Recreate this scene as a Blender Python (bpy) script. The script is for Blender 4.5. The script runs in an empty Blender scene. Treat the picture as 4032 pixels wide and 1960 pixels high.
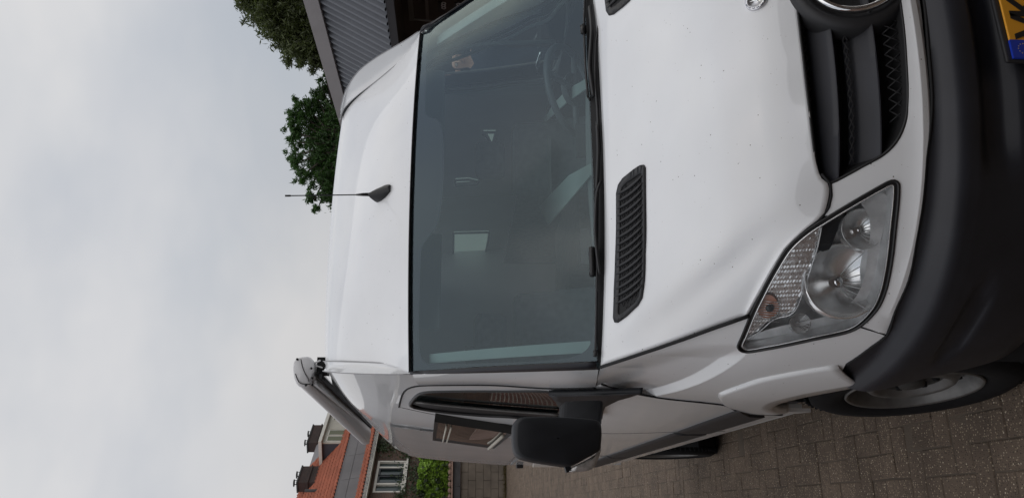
import bpy, bmesh, math, random
import numpy as np
from mathutils import Vector, Matrix
from mathutils.geometry import delaunay_2d_cdt
random.seed(7)
sc = bpy.context.scene
COL = sc.collection
R = math.radians

# ------------------------------------------------------------------ camera
CAM = np.array([-1.31885464, -1.59579102, 1.91830259])
YAW, PIT, ROL = [R(a) for a in (18.42591024, 4.00425069, 0.78325223)]
FPX = 3078.65
fw = np.array([math.sin(YAW)*math.cos(PIT), math.cos(YAW)*math.cos(PIT), -math.sin(PIT)])
rt = np.array([math.cos(YAW), -math.sin(YAW), 0.0]); up = np.cross(rt, fw)
r2 = rt*math.cos(ROL)+up*math.sin(ROL); u2 = -rt*math.sin(ROL)+up*math.cos(ROL)
cd = bpy.data.cameras.new('camera'); cam = bpy.data.objects.new('camera', cd); COL.objects.link(cam)
cd.sensor_fit = 'HORIZONTAL'; cd.sensor_width = 36.0; cd.lens = FPX/4032*36.0
cd.clip_start = .02; cd.clip_end = 3000
ax, ay, az = -u2, r2, -fw            # the phone was held on its side: up in the world is left in the picture
cam.matrix_world = Matrix(((ax[0], ay[0], az[0], CAM[0]), (ax[1], ay[1], az[1], CAM[1]), (ax[2], ay[2], az[2], CAM[2]), (0, 0, 0, 1)))
sc.camera = cam

# ------------------------------------------------------------------ world, sun, exposure
SUN_EL, SUN_AZ = R(64), R(150)
w = bpy.data.worlds.new('World'); sc.world = w; w.use_nodes = True
nt = w.node_tree; N = nt.nodes; L = nt.links
N.clear()
out = N.new('ShaderNodeOutputWorld'); bg = N.new('ShaderNodeBackground'); bg.inputs[1].default_value = .1
sky = N.new('ShaderNodeTexSky'); sky.sky_type = 'NISHITA'; sky.sun_disc = False
sky.sun_elevation = SUN_EL; sky.sun_rotation = SUN_AZ; sky.dust_density = 2.0; sky.air_density = 1.2
tc = N.new('ShaderNodeTexCoord'); mp = N.new('ShaderNodeMapping'); mp.inputs['Scale'].default_value = (1.0, 1.0, 1.9)
mp.inputs['Location'].default_value = (2.35, 1.1, .6)
L.new(tc.outputs['Generated'], mp.inputs[0])
n1 = N.new('ShaderNodeTexNoise'); n1.inputs['Scale'].default_value = 1.7; n1.inputs['Detail'].default_value = 5; n1.inputs['Roughness'].default_value = .5
n2 = N.new('ShaderNodeTexNoise'); n2.inputs['Scale'].default_value = 2.6; n2.inputs['Detail'].default_value = 4
mp2 = N.new('ShaderNodeMapping'); mp2.inputs['Location'].default_value = (1.3, 4.7, 2.2); mp2.inputs['Scale'].default_value = (1, 1, 1.6)
L.new(tc.outputs['Generated'], mp2.inputs[0]); L.new(mp.outputs[0], n1.inputs['Vector']); L.new(mp2.outputs[0], n2.inputs['Vector'])
cr = N.new('ShaderNodeValToRGB')                       # cloud brightness
cr.color_ramp.elements[0].position = .38; cr.color_ramp.elements[0].color = (5.45, 5.7, 6.1, 1)
cr.color_ramp.elements[1].position = .60; cr.color_ramp.elements[1].color = (7.05, 7.0, 7.05, 1)
L.new(n1.outputs['Fac'], cr.inputs[0])
cm = N.new('ShaderNodeValToRGB')                       # cover: mostly closed, thin patches let the blue through
cm.color_ramp.elements[0].position = .36; cm.color_ramp.elements[0].color = (0, 0, 0, 1)
cm.color_ramp.elements[1].position = .56; cm.color_ramp.elements[1].color = (1, 1, 1, 1)
L.new(n2.outputs['Fac'], cm.inputs[0])
# a gap in the clouds high on the right, with a pale lit cloud bank beside it
def cone(d, a, b_, wob):
    dv = Vector(d).normalized(); vn = N.new('ShaderNodeVectorMath'); vn.operation = 'NORMALIZE'; L.new(tc.outputs['Generated'], vn.inputs[0])
    dp = N.new('ShaderNodeVectorMath'); dp.operation = 'DOT_PRODUCT'; dp.inputs[1].default_value = dv; L.new(vn.outputs[0], dp.inputs[0])
    nn_ = N.new('ShaderNodeTexNoise'); nn_.inputs['Scale'].default_value = 4.5; nn_.inputs['Detail'].default_value = 5; L.new(tc.outputs['Generated'], nn_.inputs['Vector'])
    m1_ = N.new('ShaderNodeMath'); m1_.operation = 'MULTIPLY_ADD'; m1_.inputs[1].default_value = wob; L.new(nn_.outputs['Fac'], m1_.inputs[0]); L.new(dp.outputs['Value'], m1_.inputs[2])
    mr_ = N.new('ShaderNodeMapRange'); mr_.interpolation_type = 'SMOOTHSTEP'; mr_.inputs['From Min'].default_value = a+wob*.5; mr_.inputs['From Max'].default_value = b_+wob*.5; L.new(m1_.outputs[0], mr_.inputs[0]); return mr_.outputs[0]
gapm = cone((.56, -.06, .82), .955, .990, .05)
sbm = N.new('ShaderNodeMath'); sbm.operation = 'MULTIPLY_ADD'; sbm.inputs[1].default_value = -.85; L.new(gapm, sbm.inputs[0]); sbm.inputs[2].default_value = 1.0
# the sheet breaks up a little overhead: the holes deepen with height
sp0 = N.new('ShaderNodeSeparateXYZ'); L.new(tc.outputs['Generated'], sp0.inputs[0])
mh = N.new('ShaderNodeMapRange'); mh.interpolation_type = 'SMOOTHSTEP'; mh.inputs['From Min'].default_value = .45; mh.inputs['From Max'].default_value = .80; mh.inputs['To Min'].default_value = .16; mh.inputs['To Max'].default_value = .80; L.new(sp0.outputs[2], mh.inputs[0])
ic = N.new('ShaderNodeMath'); ic.operation = 'SUBTRACT'; ic.inputs[0].default_value = 1.0; L.new(cm.outputs[0], ic.inputs[1])
hm = N.new('ShaderNodeMath'); hm.operation = 'MULTIPLY'; L.new(ic.outputs[0], hm.inputs[0]); L.new(mh.outputs[0], hm.inputs[1])
cv = N.new('ShaderNodeMath'); cv.operation = 'SUBTRACT'; cv.inputs[0].default_value = 1.0; L.new(hm.outputs[0], cv.inputs[1])
ml_ = N.new('ShaderNodeMath'); ml_.operation = 'MULTIPLY'; L.new(sbm.outputs[0], ml_.inputs[0]); L.new(cv.outputs[0], ml_.inputs[1])
bank = cone((.78, .12, .60), .968, .990, .04)
mx2 = N.new('ShaderNodeMixRGB'); L.new(bank, mx2.inputs[0]); L.new(cr.outputs[0], mx2.inputs[1]); mx2.inputs[2].default_value = (15, 14, 11.5, 1)
# the cloud sheet is thicker and greyer low down
spz = N.new('ShaderNodeSeparateXYZ'); L.new(tc.outputs['Generated'], spz.inputs[0])
mz = N.new('ShaderNodeMapRange'); mz.interpolation_type = 'SMOOTHSTEP'; mz.inputs['From Min'].default_value = .12; mz.inputs['From Max'].default_value = .42; mz.inputs['To Min'].default_value = .90; mz.inputs['To Max'].default_value = 1.04; L.new(spz.outputs[2], mz.inputs[0])
sc3 = N.new('ShaderNodeVectorMath'); sc3.operation = 'SCALE'; L.new(mx2.outputs[0], sc3.inputs[0]); L.new(mz.outputs[0], sc3.inputs['Scale'])
mx = N.new('ShaderNodeMixRGB'); L.new(ml_.outputs[0], mx.inputs[0]); L.new(sky.outputs[0], mx.inputs[1]); L.new(sc3.outputs[0], mx.inputs[2])
L.new(mx.outputs[0], bg.inputs[0]); L.new(bg.outputs[0], out.inputs[0])
sd = bpy.data.lights.new('sun', 'SUN'); sd.energy = 1.0; sd.angle = R(110); sd.color = (1, .97, .93)
sun = bpy.data.objects.new('sun', sd); COL.objects.link(sun)
sdir = Vector((math.sin(SUN_AZ)*math.cos(SUN_EL), math.cos(SUN_AZ)*math.cos(SUN_EL), math.sin(SUN_EL)))
sun.rotation_euler = sdir.to_track_quat('Z', 'Y').to_euler()
sc.view_settings.view_transform = 'Standard'; sc.view_settings.look = 'None'
sc.view_settings.exposure = 0.0; sc.view_settings.gamma = 1.0; sc.view_settings.use_curve_mapping = False
sc.cycles.max_bounces = 8; sc.cycles.transparent_max_bounces = 12

# ------------------------------------------------------------------ helpers
def ray(px, py): return fw+r2*(980-py)/FPX+u2*(2016-px)/FPX
def pj(P):
    d = np.asarray(P, float)-CAM; z = d@fw
    return np.array([2016-d@u2/z*FPX, 980-d@r2/z*FPX])
def at(px, py, X=None, Y=None, Z=None, n=None, p=None):
    r = ray(px, py)
    if n is not None: t = ((np.array(p)-CAM)@np.array(n))/(r@np.array(n))
    elif X is not None: t = (X-CAM[0])/r[0]
    elif Y is not None: t = (Y-CAM[1])/r[1]
    else: t = (Z-CAM[2])/r[2]
    return CAM+t*r
WF = [(0, .90), (.2, .93), (.45, .965), (.7, .975), (1.0, .97), (1.2, .945), (1.44, .890), (2.09, .802), (2.3, .762), (2.5, .705), (2.62, .55)]
WR = [(0, .90), (.2, .93), (.45, .965), (.7, .975), (1.0, .975), (1.2, .968), (1.52, .953), (2.0, .915), (2.28, .882), (2.42, .83), (2.5, .77), (2.62, .55)]
LZ = [(0, .14), (.2, .08), (.40, .01), (.5, 0), (.76, 0), (.89, .055), (1.03, .12), (1.1, .165), (1.2, .22), (1.44, .30), (2.6, .34)]
def smooth_tab(tab, s=.05):
    xs = np.linspace(-.2, 3, 1281); x0, y0 = zip(*tab); v = np.interp(xs, x0, y0)
    k = np.exp(-.5*(np.arange(-60, 61)*.0025/s)**2); k /= k.sum()
    return xs, np.convolve(np.pad(v, 60, mode='edge'), k, 'valid')
TF, TR, TL = smooth_tab(WF), smooth_tab(WR), smooth_tab(LZ, .03)
def lz(Z): return np.interp(Z, *TL)
def wid(Y, Z):
    f = min(1, max(0, (Y-1.5)/1.2)); f = f*f*(3-2*f)
    return np.interp(Z, *TF)*(1-f)+np.interp(Z, *TR)*f
def g(P, off=0):
    X, Y, Z = P; ww = wid(Y, Z)+off; l = lz(Z)-off; a = max(0, 1-(Y-l))
    return (abs(X)/ww)**2.6+a**3-1
def B(px, py, off=0):                    # where the line of sight meets the van's skin
    r = ray(px, py); t = .8; prev = g(CAM+t*r, off)
    while t < 12:
        t += .02; c = g(CAM+t*r, off)
        if c < 0 <= prev:
            lo, hi = t-.02, t
            for _ in range(24):
                m = (lo+hi)/2
                if g(CAM+m*r, off) < 0: hi = m
                else: lo = m
            return CAM+lo*r
        prev = c
    raise ValueError((px, py))
H2 = math.pi/2
def to_uz(P):
    X, Y, Z = P; l = lz(Z); a = 1-(Y-l)
    if a > 0: u = math.atan2(abs(X)/wid(Y, Z), a)
    else: u = H2-a
    return (-u if X < 0 else u, Z)
def surf(u, z, off=0):                   # skin of the van: u runs round the nose and back along the side, z is height
    au = abs(u); l = lz(z)-off
    if au >= H2:
        Y = l+1+(au-H2); X = wid(Y, z)+off
    else:
        s, c = math.sin(au), math.cos(au); r = 1.0
        for _ in range(12):
            f = (r*s)**2.6+(r*c)**3-1; df = 2.6*(r*s)**2.6/r+3*(r*c)**3/r
            r -= f/df
        Y = l+1-r*c; X = r*s*(wid(Y, z)+off)
    return np.array([X if u > 0 else -X, Y, z])
def surfn(u, z):
    e = 1e-3; a = surf(u+e, z)-surf(u-e, z); b = surf(u, z+e)-surf(u, z-e)
    n = np.cross(a, b); n /= np.linalg.norm(n)+1e-12
    return n
def cat(pts, step, closed=False):        # Catmull-Rom through points, resampled by length
    pts = [np.array(p, float) for p in pts]; n = len(pts); o = []
    rng = n if closed else n-1
    for i in range(rng):
        p1, p2 = pts[i], pts[(i+1) % n]
        p0 = pts[(i-1) % n] if (closed or i > 0) else p1; p3 = pts[(i+2) % n] if (closed or i < n-2) else p2
        L_ = np.linalg.norm(p2-p1); k = max(1, int(math.ceil(L_/step)))
        # shorten tangents at uneven spacing
        m1 = (p2-p0)/2; m2 = (p3-p1)/2
        for m in (m1, m2):
            q = np.linalg.norm(m)
            if q > L_: m *= L_/q
        for j in range(k):
            t = j/k; o.append((2*t**3-3*t*t+1)*p1+(t**3-2*t*t+t)*m1+(-2*t**3+3*t*t)*p2+(t**3-t*t)*m2)
    if not closed: o.append(pts[-1])
    return o
def lin(pts, step, closed=False):
    pts = [np.array(p, float) for p in pts]; o = []
    for i in range(len(pts) if closed else len(pts)-1):
        a, b = pts[i], pts[(i+1) % len(pts)]; k = max(1, int(math.ceil(np.linalg.norm(b-a)/step)))
        for j in range(k): o.append(a+(b-a)*j/k)
    if not closed: o.append(pts[-1])
    return o
def resample(pts, n):
    pts = np.array(pts); d = np.r_[0, np.cumsum(np.linalg.norm(np.diff(pts, axis=0), axis=1))]
    q = np.linspace(0, d[-1], n); return [np.array([np.interp(x, d, pts[:, k]) for k in range(pts.shape[1])]) for x in q]
def inpoly(p, poly):
    x, y = p; c = False; n = len(poly); j = n-1
    for i in range(n):
        xi, yi = poly[i][0], poly[i][1]; xj, yj = poly[j][0], poly[j][1]
        if (yi > y) != (yj > y) and x < (xj-xi)*(y-yi)/(yj-yi)+xi: c = not c
        j = i
    return c

def tag(o, label=None, cat_=None, group=None, kind=None):
    if label: o['label'] = label
    if cat_: o['category'] = cat_
    if group: o['group'] = group
    if kind: o['kind'] = kind
    return o
def empty(name, loc, label, cat_, group=None, rz=0):
    o = bpy.data.objects.new(name, None); COL.objects.link(o); o.location = loc; o.rotation_euler = (0, 0, rz); o.empty_display_size = .2
    bpy.context.view_layer.update()
    return tag(o, label, cat_, group)
def link(name, me, parent=None, label=None):
    o = bpy.data.objects.new(name, me); COL.objects.link(o)
    if parent is not None:
        o.parent = parent; o.matrix_parent_inverse = parent.matrix_world.inverted()
    if label: o['label'] = label
    return o
def mk(name, V, F, mat, parent=None, smooth=True, label=None, normals=None):
    me = bpy.data.meshes.new(name); me.from_pydata([tuple(map(float, v)) for v in V], [], F); me.update()
    if mat is not None:
        for m in (mat if isinstance(mat, (list, tuple)) else [mat]): me.materials.append(m)
    if smooth: me.polygons.foreach_set('use_smooth', [True]*len(me.polygons))
    if normals is not None: me.normals_split_custom_set_from_vertices([tuple(map(float, n)) for n in normals])
    return link(name, me, parent, label)
class MB:
    def __init__(s): s.V = []; s.F = []
    def add(s, V, F):
        b = len(s.V); s.V += [tuple(map(float, v)) for v in V]; s.F += [tuple(i+b for i in f) for f in F]; return s
    def box(s, c, d, M=None):
        V = [(c[0]+x*d[0]/2, c[1]+y*d[1]/2, c[2]+z*d[2]/2) for x in (-1, 1) for y in (-1, 1) for z in (-1, 1)]
        if M is not None: V = [tuple(M @ Vector(v)) for v in V]
        return s.add(V, [(0, 1, 3, 2), (4, 6, 7, 5), (0, 4, 5, 1), (2, 3, 7, 6), (0, 2, 6, 4), (1, 5, 7, 3)])
    def hexa(s, b, t):                   # four bottom corners, four top corners
        return s.add(list(b)+list(t), [(3, 2, 1, 0), (4, 5, 6, 7), (0, 1, 5, 4), (1, 2, 6, 5), (2, 3, 7, 6), (3, 0, 4, 7)])
    def tube(s, pts, r, n=8, cap=True, closed=False, flat=1.0):
        pts = [np.array(p, float) for p in pts]; m = len(pts); rr = r if hasattr(r, '__len__') else [r]*m; b = len(s.V); pn = None
        for i in range(m):
            a = pts[(i-1) % m] if (closed or i) else pts[i]; c = pts[(i+1) % m] if (closed or i < m-1) else pts[i]
            t = c-a; t /= np.linalg.norm(t)+1e-12
            if pn is None:
                h = np.array([0, 0, 1.]) if abs(t[2]) < .9 else np.array([1., 0, 0]); pn = np.cross(t, h)
            pn = pn-t*(pn@t); pn /= np.linalg.norm(pn)+1e-12; bn = np.cross(t, pn)
            for k in range(n):
                q = 2*math.pi*k/n; s.V.append(tuple(pts[i]+rr[i]*(math.cos(q)*pn+flat*math.sin(q)*bn)))
        for i in range(m if closed else m-1):
            for k in range(n):
                k2 = (k+1) % n; i2 = (i+1) % m
                s.F.append((b+i*n+k, b+i*n+k2, b+i2*n+k2, b+i2*n+k))
        if cap and not closed:
            s.F.append(tuple(b+k for k in reversed(range(n)))); s.F.append(tuple(b+(m-1)*n+k for k in range(n)))
        return s
    def lathe(s, prof, c, axis, n=32, M=None):     # prof: (radius, distance along axis)
        axis = np.array(axis, float); axis /= np.linalg.norm(axis)
        h = np.array([0, 0, 1.]) if abs(axis[2]) < .9 else np.array([1., 0, 0]); e1 = np.cross(axis, h); e1 /= np.linalg.norm(e1); e2 = np.cross(axis, e1)
        b = len(s.V); c = np.array(c, float)
        for r_, a in prof:
            for k in range(n):
                q = 2*math.pi*k/n; s.V.append(tuple(c+axis*a+r_*(math.cos(q)*e1+math.sin(q)*e2)))
        for i in range(len(prof)-1):
            for k in range(n):
                k2 = (k+1) % n; s.F.append((b+i*n+k, b+i*n+k2, b+(i+1)*n+k2, b+(i+1)*n+k))
        return s
    def grid(s, P):                      # rows of equal length
        b = len(s.V); nr, nc = len(P), len(P[0])
        for row in P: s.V += [tuple(map(float, p)) for p in row]
        for i in range(nr-1):
            for j in range(nc-1): s.F.append((b+i*nc+j, b+i*nc+j+1, b+(i+1)*nc+j+1, b+(i+1)*nc+j))
        return s
    def mirror(s):
        n = len(s.V); s.V += [(-x, y, z) for x, y, z in s.V]; s.F += [tuple(i+n for i in reversed(f)) for f in list(s.F)]; return s
    def build(s, name, mat, parent=None, smooth=True, label=None): return mk(name, s.V, s.F, mat, parent, smooth, label)
def bevel(o, wd, seg=2, ang=35):
    m = o.modifiers.new('bevel', 'BEVEL'); m.width = wd; m.segments = seg; m.limit_method = 'ANGLE'; m.angle_limit = R(ang); return o
def solid(o, t, off=-1):
    m = o.modifiers.new('solidify', 'SOLIDIFY'); m.thickness = t; m.offset = off; return o
def edgesmooth(o, ang=40):
    me = o.data; bm = bmesh.new(); bm.from_mesh(me)
    for e in bm.edges: e.smooth = not (len(e.link_faces) == 2 and e.calc_face_angle(0) > R(ang))
    bm.to_mesh(me); bm.free(); return o
def cdt(outer, holes, step, lines=()):
    outer = [tuple(p[:2]) for p in outer]; V = []; E = []
    for lp in [outer]+holes:
        b = len(V); V += [Vector((float(p[0]), float(p[1]))) for p in lp]; E += [(b+i, b+(i+1) % len(lp)) for i in range(len(lp))]
    for lp in lines:
        lp = [p for p in lp if inpoly(p, outer) and not any(inpoly(p, h) for h in holes)]
        b = len(V); V += [Vector((float(p[0]), float(p[1]))) for p in lp]; E += [(b+i, b+i+1) for i in range(len(lp)-1)]
    xs = [p[0] for p in outer]; ys = [p[1] for p in outer]; sx, sy = (step if hasattr(step, '__len__') else (step, step))
    BP = np.array([tuple(v) for v in V])
    for x in np.arange(min(xs)+sx/2, max(xs), sx):
        for y in np.arange(min(ys)+sy/2, max(ys), sy):
            if inpoly((x, y), outer) and not any(inpoly((x, y), h) for h in holes):
                if (((BP[:, 0]-x)/sx)**2+((BP[:, 1]-y)/sy)**2).min() > .2: V.append(Vector((x, y)))
    vo, eo, fo, *_ = delaunay_2d_cdt(V, E, [], 0, 1e-7)
    F = []
    for f in fo:
        c = sum((vo[i] for i in f), Vector((0, 0)))/len(f)
        if inpoly(c, outer) and not any(inpoly(c, h) for h in holes): F.append(tuple(f))
    return vo, F
def skin(name, outer, mat, parent, holes=[], step=.03, off=0, label=None, both=False, offf=None, thick=0, lines=()):
    """patch of the van's skin; outer/holes are lists of (u, z); both = add the mirrored side too"""
    vo, F = cdt(outer, holes, step, lines)
    V = []; Nn = []
    for v in vo:
        o_ = off+(offf(v.x, v.y) if offf else 0); V.append(surf(v.x, v.y, o_))
        if offf:
            e = .001
            a = surf(v.x+e, v.y, off+offf(v.x+e, v.y))-surf(v.x-e, v.y, off+offf(v.x-e, v.y))
            b = surf(v.x, v.y+e, off+offf(v.x, v.y+e))-surf(v.x, v.y-e, off+offf(v.x, v.y-e))
            n = np.cross(a, b); n /= np.linalg.norm(n)+1e-12
        else: n = surfn(v.x, v.y)
        Nn.append(n)
    # orient outwards
    F2 = []
    for f in F:
        a, b, c = V[f[0]], V[f[1]], V[f[2]]; nn = np.cross(b-a, c-a)
        F2.append(f if nn@Nn[f[0]] > 0 else tuple(reversed(f)))
    res = []
    def one(sgn):
        VV = [(sgn*p[0], p[1], p[2]) for p in V]; NN = [(sgn*p[0], p[1], p[2]) for p in Nn]
        FF = F2 if sgn > 0 else [tuple(reversed(f)) for f in F2]
        if thick:                        # a rim so the edge of the panel has depth
            from collections import Counter
            ec = Counter()
            for f in FF:
                for i in range(len(f)): ec[(f[i], f[(i+1) % len(f)])] += 1
            bd = [e for e in ec if (e[1], e[0]) not in ec]
            idx = {}; VV2 = list(VV); NN2 = list(NN); F3 = list(FF)
            def mirr(i):
                if i not in idx:
                    idx[i] = len(VV2); p = np.array(VV[i])-np.array(NN[i])*thick; VV2.append(tuple(p)); NN2.append(NN[i])
                return idx[i]
            for a, b in bd: F3.append((b, a, mirr(a), mirr(b)))
            VV, FF, NN = VV2, F3, NN2
            return mk(name, VV, FF, mat, parent, True, label, NN)
        return mk(name, VV, FF, mat, parent, True, label, NN)
    o = one(1)
    if both:
        o2 = one(-1); return o, o2
    return o
def uz(px, py, off=0): return to_uz(B(px, py, off))
def UZ(l): return [uz(*p) for p in l]
def on(l, off=0): return [surf(u, z, off) for u, z in l]
def inv(S, px, py, guess):               # parameters of a surface point seen at a pixel
    q = np.array(guess, float)
    for _ in range(40):
        r = pj(S(*q))-np.array([px, py]); J = np.zeros((2, 2))
        for k in range(2):
            d = q.copy(); d[k] += 1e-4; J[:, k] = (pj(S(*d))-np.array([px, py])-r)/1e-4
        dq = np.linalg.lstsq(J, -r, rcond=None)[0]; dq = np.clip(dq, -.2, .2); q = q+dq
        if abs(dq).max() < 1e-7: break
    return q

# ------------------------------------------------------------------ materials
def mat(name, col, rough=.5, metal=0, spec=.5, coat=0, crough=.03, var=0, vscale=5, bump=0, bscale=50, bdist=.01, emis=None, island=0, ramp=None):
    m = bpy.data.materials.new(name); m.use_nodes = True; t = m.node_tree; b = t.nodes['Principled BSDF']
    b.inputs['Base Color'].default_value = (*col, 1); b.inputs['Roughness'].default_value = rough; b.inputs['Metallic'].default_value = metal
    b.inputs['Specular IOR Level'].default_value = spec; b.inputs['Coat Weight'].default_value = coat; b.inputs['Coat Roughness'].default_value = crough
    g_ = t.nodes.new('ShaderNodeNewGeometry')
    cur = None
    if var or island:
        no = t.nodes.new('ShaderNodeTexNoise'); no.inputs['Scale'].default_value = vscale; no.inputs['Detail'].default_value = 4
        t.links.new(g_.outputs['Position'], no.inputs['Vector'])
        mr = t.nodes.new('ShaderNodeMapRange'); mr.inputs['From Min'].default_value = .3; mr.inputs['From Max'].default_value = .7
        mr.inputs['To Min'].default_value = 1-var; mr.inputs['To Max'].default_value = 1+var; t.links.new(no.outputs['Fac'], mr.inputs[0])
        val = mr.outputs[0]
        if island:
            mi = t.nodes.new('ShaderNodeMapRange'); mi.inputs['To Min'].default_value = 1-island; mi.inputs['To Max'].default_value = 1+island
            t.links.new(g_.outputs['Random Per Island'], mi.inputs[0])
            mm = t.nodes.new('ShaderNodeMath'); mm.operation = 'MULTIPLY'; t.links.new(val, mm.inputs[0]); t.links.new(mi.outputs[0], mm.inputs[1]); val = mm.outputs[0]
        vm = t.nodes.new('ShaderNodeVectorMath'); vm.operation = 'SCALE'; vm.inputs[0].default_value = col; t.links.new(val, vm.inputs['Scale'])
        t.links.new(vm.outputs[0], b.inputs['Base Color'])
    if bump:
        nb = t.nodes.new('ShaderNodeTexNoise'); nb.inputs['Scale'].default_value = bscale; nb.inputs['Detail'].default_value = 3
        t.links.new(g_.outputs['Position'], nb.inputs['Vector'])
        bp = t.nodes.new('ShaderNodeBump'); bp.inputs['Strength'].default_value = bump; bp.inputs['Distance'].default_value = bdist
        t.links.new(nb.outputs['Fac'], bp.inputs['Height']); t.links.new(bp.outputs[0], b.inputs['Normal'])
    return m
def speckle(m, scale, thr, col, amt=1.0):         # small flecks (stone chips, aggregate)
    t = m.node_tree; b = t.nodes['Principled BSDF']; g_ = t.nodes.new('ShaderNodeNewGeometry')
    v = t.nodes.new('ShaderNodeTexVoronoi'); v.inputs['Scale'].default_value = scale; t.links.new(g_.outputs['Position'], v.inputs['Vector'])
    r1 = t.nodes.new('ShaderNodeMath'); r1.operation = 'LESS_THAN'; r1.inputs[1].default_value = thr; t.links.new(v.outputs['Distance'], r1.inputs[0])
    sp = t.nodes.new('ShaderNodeSeparateColor'); t.links.new(v.outputs['Color'], sp.inputs[0])
    r2_ = t.nodes.new('ShaderNodeMath'); r2_.operation = 'GREATER_THAN'; r2_.inputs[1].default_value = 1-amt; t.links.new(sp.outputs[0], r2_.inputs[0])
    ml = t.nodes.new('ShaderNodeMath'); ml.operation = 'MULTIPLY'; t.links.new(r1.outputs[0], ml.inputs[0]); t.links.new(r2_.outputs[0], ml.inputs[1])
    mx_ = t.nodes.new('ShaderNodeMixRGB'); mx_.inputs[2].default_value = (*col, 1); t.links.new(ml.outputs[0], mx_.inputs[0])
    src = b.inputs['Base Color'].links
    if src: t.links.new(src[0].from_socket, mx_.inputs[1])
    else: mx_.inputs[1].default_value = b.inputs['Base Color'].default_value
    t.links.new(mx_.outputs[0], b.inputs['Base Color']); return m
def glass(name, tint, rough=0.0, ior=1.5, refl=(1, 1, 1)):
    m = bpy.data.materials.new(name); m.use_nodes = True; t = m.node_tree; t.nodes.clear()
    o = t.nodes.new('ShaderNodeOutputMaterial'); mx_ = t.nodes.new('ShaderNodeMixShader'); tr = t.nodes.new('ShaderNodeBsdfTransparent'); gl = t.nodes.new('ShaderNodeBsdfGlossy')
    tr.inputs[0].default_value = (*tint, 1); gl.inputs['Roughness'].default_value = rough; gl.inputs['Color'].default_value = (*refl, 1)
    fr = t.nodes.new('ShaderNodeFresnel'); fr.inputs[0].default_value = ior
    t.links.new(fr.outputs[0], mx_.inputs[0]); t.links.new(tr.outputs[0], mx_.inputs[1]); t.links.new(gl.outputs[0], mx_.inputs[2]); t.links.new(mx_.outputs[0], o.inputs[0])
    return m
PAINT = mat('white_paint', (.78, .79, .80), .42, 0, .5, 1.0, .02, var=.035, vscale=3.5)
speckle(PAINT, 55, .09, (.10, .08, .06), .10); speckle(PAINT, 140, .12, (.30, .27, .23), .05)
BLK = mat('black_plastic', (.022, .022, .024), .55, var=.12, vscale=12, bump=.25, bscale=700, bdist=.0006)
BUMP = mat('grey_bumper_plastic', (.016, .017, .023), .50, spec=.5, var=.18, vscale=9, bump=.3, bscale=600, bdist=.0006)
RUB = mat('rubber_seal', (.010, .010, .011), .45)
GAP = mat('gap_shadow_rubber', (.008, .008, .009), .8)
FRIT = mat('black_glass_band', (.035, .032, .042), .5)
GLASS = glass('windscreen_glass', (.80, .93, .94), 0, 1.63, (.74, .90, .98))
SGLASS = glass('side_glass', (.62, .70, .69), 0, 1.5)
CHROME = mat('chrome', (.82, .82, .82), .08, 1)
CHROMED = mat('headlight_chrome', (.92, .92, .92), .24, .8, var=.14, vscale=25)
LENS = glass('lens_glass', (.97, .98, .98), 0, 1.38)
TYRE = mat('tyre_rubber', (.009, .009, .010), .85, spec=.2, var=.2, vscale=30, bump=.3, bscale=200, bdist=.001)
STEEL = mat('steel_rim', (.15, .147, .142), .5, .5, var=.2, vscale=20)
DARK = mat('dark_interior', (.03, .032, .036), .8, var=.1)
DASH = mat('dashboard_plastic', (.22, .25, .25), .7, var=.08)
SEAT = mat('seat_fabric', (.16, .18, .20), .9, var=.15, vscale=30)
LINER = mat('grey_headliner', (.30, .31, .31), .9)
# ================================================================== the setting
def brickmat(name, dvec, c1, c2, mortar, bw=.22, bh=.065, ms=.010, rough=.85):
    m = mat(name, c1, rough); t = m.node_tree; b = t.nodes['Principled BSDF']; g_ = t.nodes.new('ShaderNodeNewGeometry')
    dt = t.nodes.new('ShaderNodeVectorMath'); dt.operation = 'DOT_PRODUCT'; dt.inputs[1].default_value = dvec; t.links.new(g_.outputs['Position'], dt.inputs[0])
    sp = t.nodes.new('ShaderNodeSeparateXYZ'); t.links.new(g_.outputs['Position'], sp.inputs[0]); cb = t.nodes.new('ShaderNodeCombineXYZ')
    t.links.new(dt.outputs['Value'], cb.inputs[0]); t.links.new(sp.outputs[2], cb.inputs[1])
    bk = t.nodes.new('ShaderNodeTexBrick'); bk.inputs['Scale'].default_value = 1; bk.inputs['Brick Width'].default_value = bw; bk.inputs['Row Height'].default_value = bh; bk.inputs['Mortar Size'].default_value = ms
    bk.inputs['Color1'].default_value = (*c1, 1); bk.inputs['Color2'].default_value = (*c2, 1); bk.inputs['Mortar'].default_value = (*mortar, 1); t.links.new(cb.outputs[0], bk.inputs[0])
    no = t.nodes.new('ShaderNodeTexNoise'); no.inputs['Scale'].default_value = 1.2; no.inputs['Detail'].default_value = 5; t.links.new(g_.outputs['Position'], no.inputs['Vector'])
    mr = t.nodes.new('ShaderNodeMapRange'); mr.inputs['From Min'].default_value = .3; mr.inputs['From Max'].default_value = .7; mr.inputs['To Min'].default_value = .7; mr.inputs['To Max'].default_value = 1.25; t.links.new(no.outputs['Fac'], mr.inputs[0])
    vm = t.nodes.new('ShaderNodeVectorMath'); vm.operation = 'SCALE'; t.links.new(bk.outputs['Color'], vm.inputs[0]); t.links.new(mr.outputs[0], vm.inputs['Scale']); t.links.new(vm.outputs[0], b.inputs['Base Color'])
    bp = t.nodes.new('ShaderNodeBump'); bp.inputs['Distance'].default_value = .006; bp.invert = True; t.links.new(bk.outputs['Fac'], bp.inputs['Height']); t.links.new(bp.outputs[0], b.inputs['Normal'])
    return m
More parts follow.
